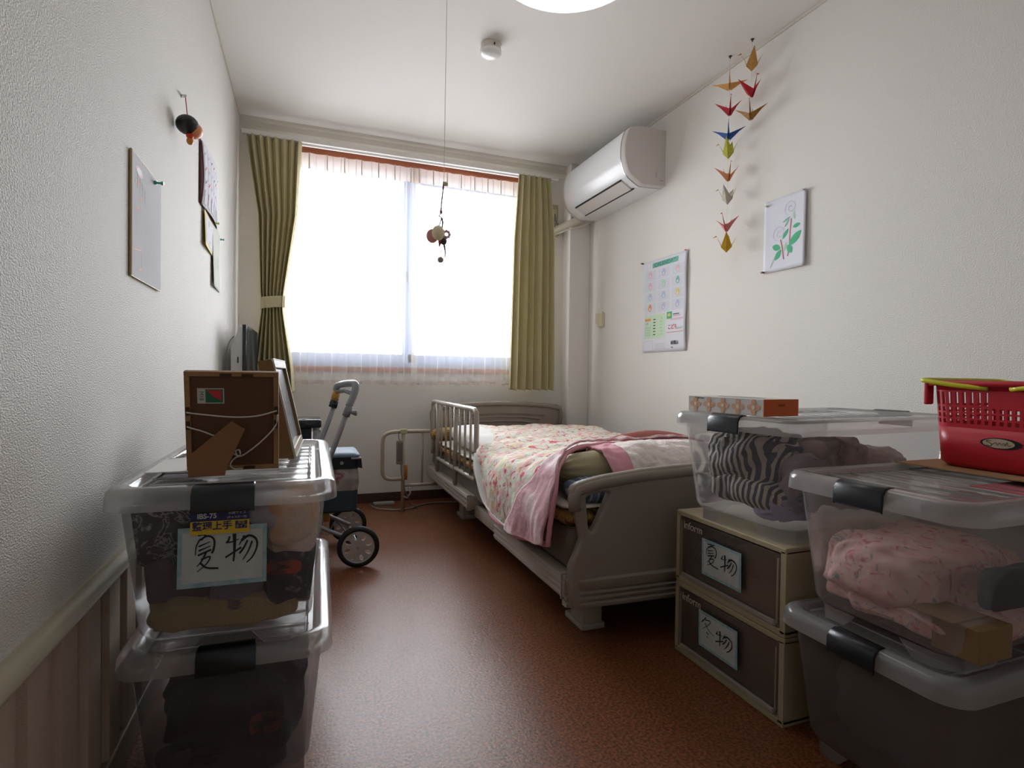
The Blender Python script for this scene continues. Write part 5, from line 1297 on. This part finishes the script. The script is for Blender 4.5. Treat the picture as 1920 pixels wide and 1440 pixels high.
# hanging doll on the left wall
DL = thing('hanging_doll', 'small black-haired ball doll hanging by a red string on the left wall', 'ornament', (-.345, 1.975, 1.61))
g = G(); g.sphere((-.345, 1.972, 1.617), .032, 1, 1.0, .92); obj('hair', g, mat('doll_black', '141214', .4), DL, smooth=True)
g = G(); g.sphere((-.331, 1.988, 1.608), .028, .95, 1.1, .88); obj('face', g, mat('doll_peach', 'd98a58', .5), DL, smooth=True)
g = G(); g.sphere((-.338, 1.975, 1.586), .011); obj('red_bow', g, mat('doll_red', 'c8321e', .5), DL, smooth=True)
g = G(); g.sphere((-.338, 1.976, 1.570), .010, 1, 1, 1.2); obj('bell', g, mat('doll_gold', 'c47a2c', .4), DL, smooth=True)
g = G(); g.tube([(-.345, 1.972, 1.648), (-.362, 2.04, 1.728)], .0015, 6); obj('string', g, mat('doll_string', 'b03a48', .7), DL)
g = G(); g.tube([(LW, 2.08, 1.748), (LW+.018, 2.04, 1.734)], [.006, .004], 10); tag(base(obj('push_pin', g, mat('pin_white', 'e8e8e8', .3), smooth=True), (LW, 2.08, 1.748)), 'white push pin holding the doll string', 'pin', 'push pins')

# ornament hanging from the ceiling in front of the window
OX, OY = .47, 2.0
OR = thing('hanging_ornament', 'cream and pink ornament on a long thread before the window', 'ornament', (OX, OY, 1.25))
g = G(); g.tube([(OX+.004, OY, CE-.001), (OX, OY, 1.56)], .0009, 6); obj('thread', g, mat('thread_grey', 'b9b2aa', .7), OR)
g = G(); g.tube([(OX, OY, 1.56), (OX-.006, OY, 1.50), (OX-.010, OY, 1.452)], .0028, 6); obj('brown_cord', g, mat('cord_brown', '6b4a40', .7), OR)
g = G(); g.sphere((OX+.006, OY, 1.553), .0085, 1, .6, 1); obj('wooden_button', g, mat('button_wood', 'b4aa8c', .6), OR, smooth=True)
g = G(); g.sphere((OX-.009, OY, 1.450), .006, 1, 1, 1.4); obj('pink_bead', g, mat('bead_pink', 'b8607c', .4), OR, smooth=True)
g = G(); g.tube(bez([(OX-.009, OY, 1.445), (OX-.016, OY, 1.435), (OX-.008, OY, 1.428), (OX-.012, OY, 1.41), (OX-.02, OY, 1.395)], 5), .0024, 6); obj('wire_loop', g, mat('wire_grey', '6d6f74', .4, metal=.5), OR)
g = G(); g.tube(bez([(OX-.006, OY, 1.43), (OX-.002, OY+.003, 1.41), (OX-.006, OY+.004, 1.385)], 5), .003, 6); obj('dark_cord', g, mat('cord_dark2', '3d3c40', .6), OR)
g = G(); g.sphere((OX-.021, OY-.01, 1.370), .0245, .95, .8, 1.12); obj('cream_ball', g, mat('ball_cream', 'e2d6b0', .6, vary=.08), OR, smooth=True)
g = G(); g.sphere((OX-.037, OY+.015, 1.363), .0235, .95, .8, 1.1); obj('dusky_red_ball', g, mat('ball_red', 'c88480', .6, vary=.3, vscale=40), OR, smooth=True)
g = G()
for k in range(8): a = 2*PI*k/8; g.sphere((OX+.013+.0115*math.cos(a), OY+.005, 1.372+.0115*math.sin(a)), .0062, sub=2)
obj('pink_bead_ring', g, mat('ring_pink', 'd8b4c6', .35), OR, smooth=True)
o_r = COL.objects[-1]; o_r['kind'] = 'stuff'
g = G(); g.sphere((OX+.002, OY, 1.345), .012, 1, .8, 1.3, sub=2); obj('dark_bead', g, mat('bead_dark', '3f3b40', .5), OR, smooth=True)
g = G(); g.tube([(OX-.012, OY, 1.35), (OX-.014, OY, 1.318)], [.008, .001], 8); obj('red_pepper', g, mat('pepper_red', 'a0404c', .5), OR, smooth=True)
g = G(); g.tube([(OX+.004, OY, 1.33), (OX+.008, OY, 1.31), (OX+.009, OY, 1.27)], [.0045, .003, .0014], 6); obj('tassel', g, mat('cord_dark2', '3d3c40', .6), OR)
g = G(); g.tube([(OX-.007, OY, 1.34), (OX-.009, OY, 1.285)], .0016, 6); obj('thread', g, mat('thread_grey', 'b9b2aa', .7), OR)
g = G(); g.sphere((OX-.009, OY, 1.276), .0115, 1, .6, 1); obj('grey_button', g, mat('button_grey', '9a948c', .6), OR, smooth=True)
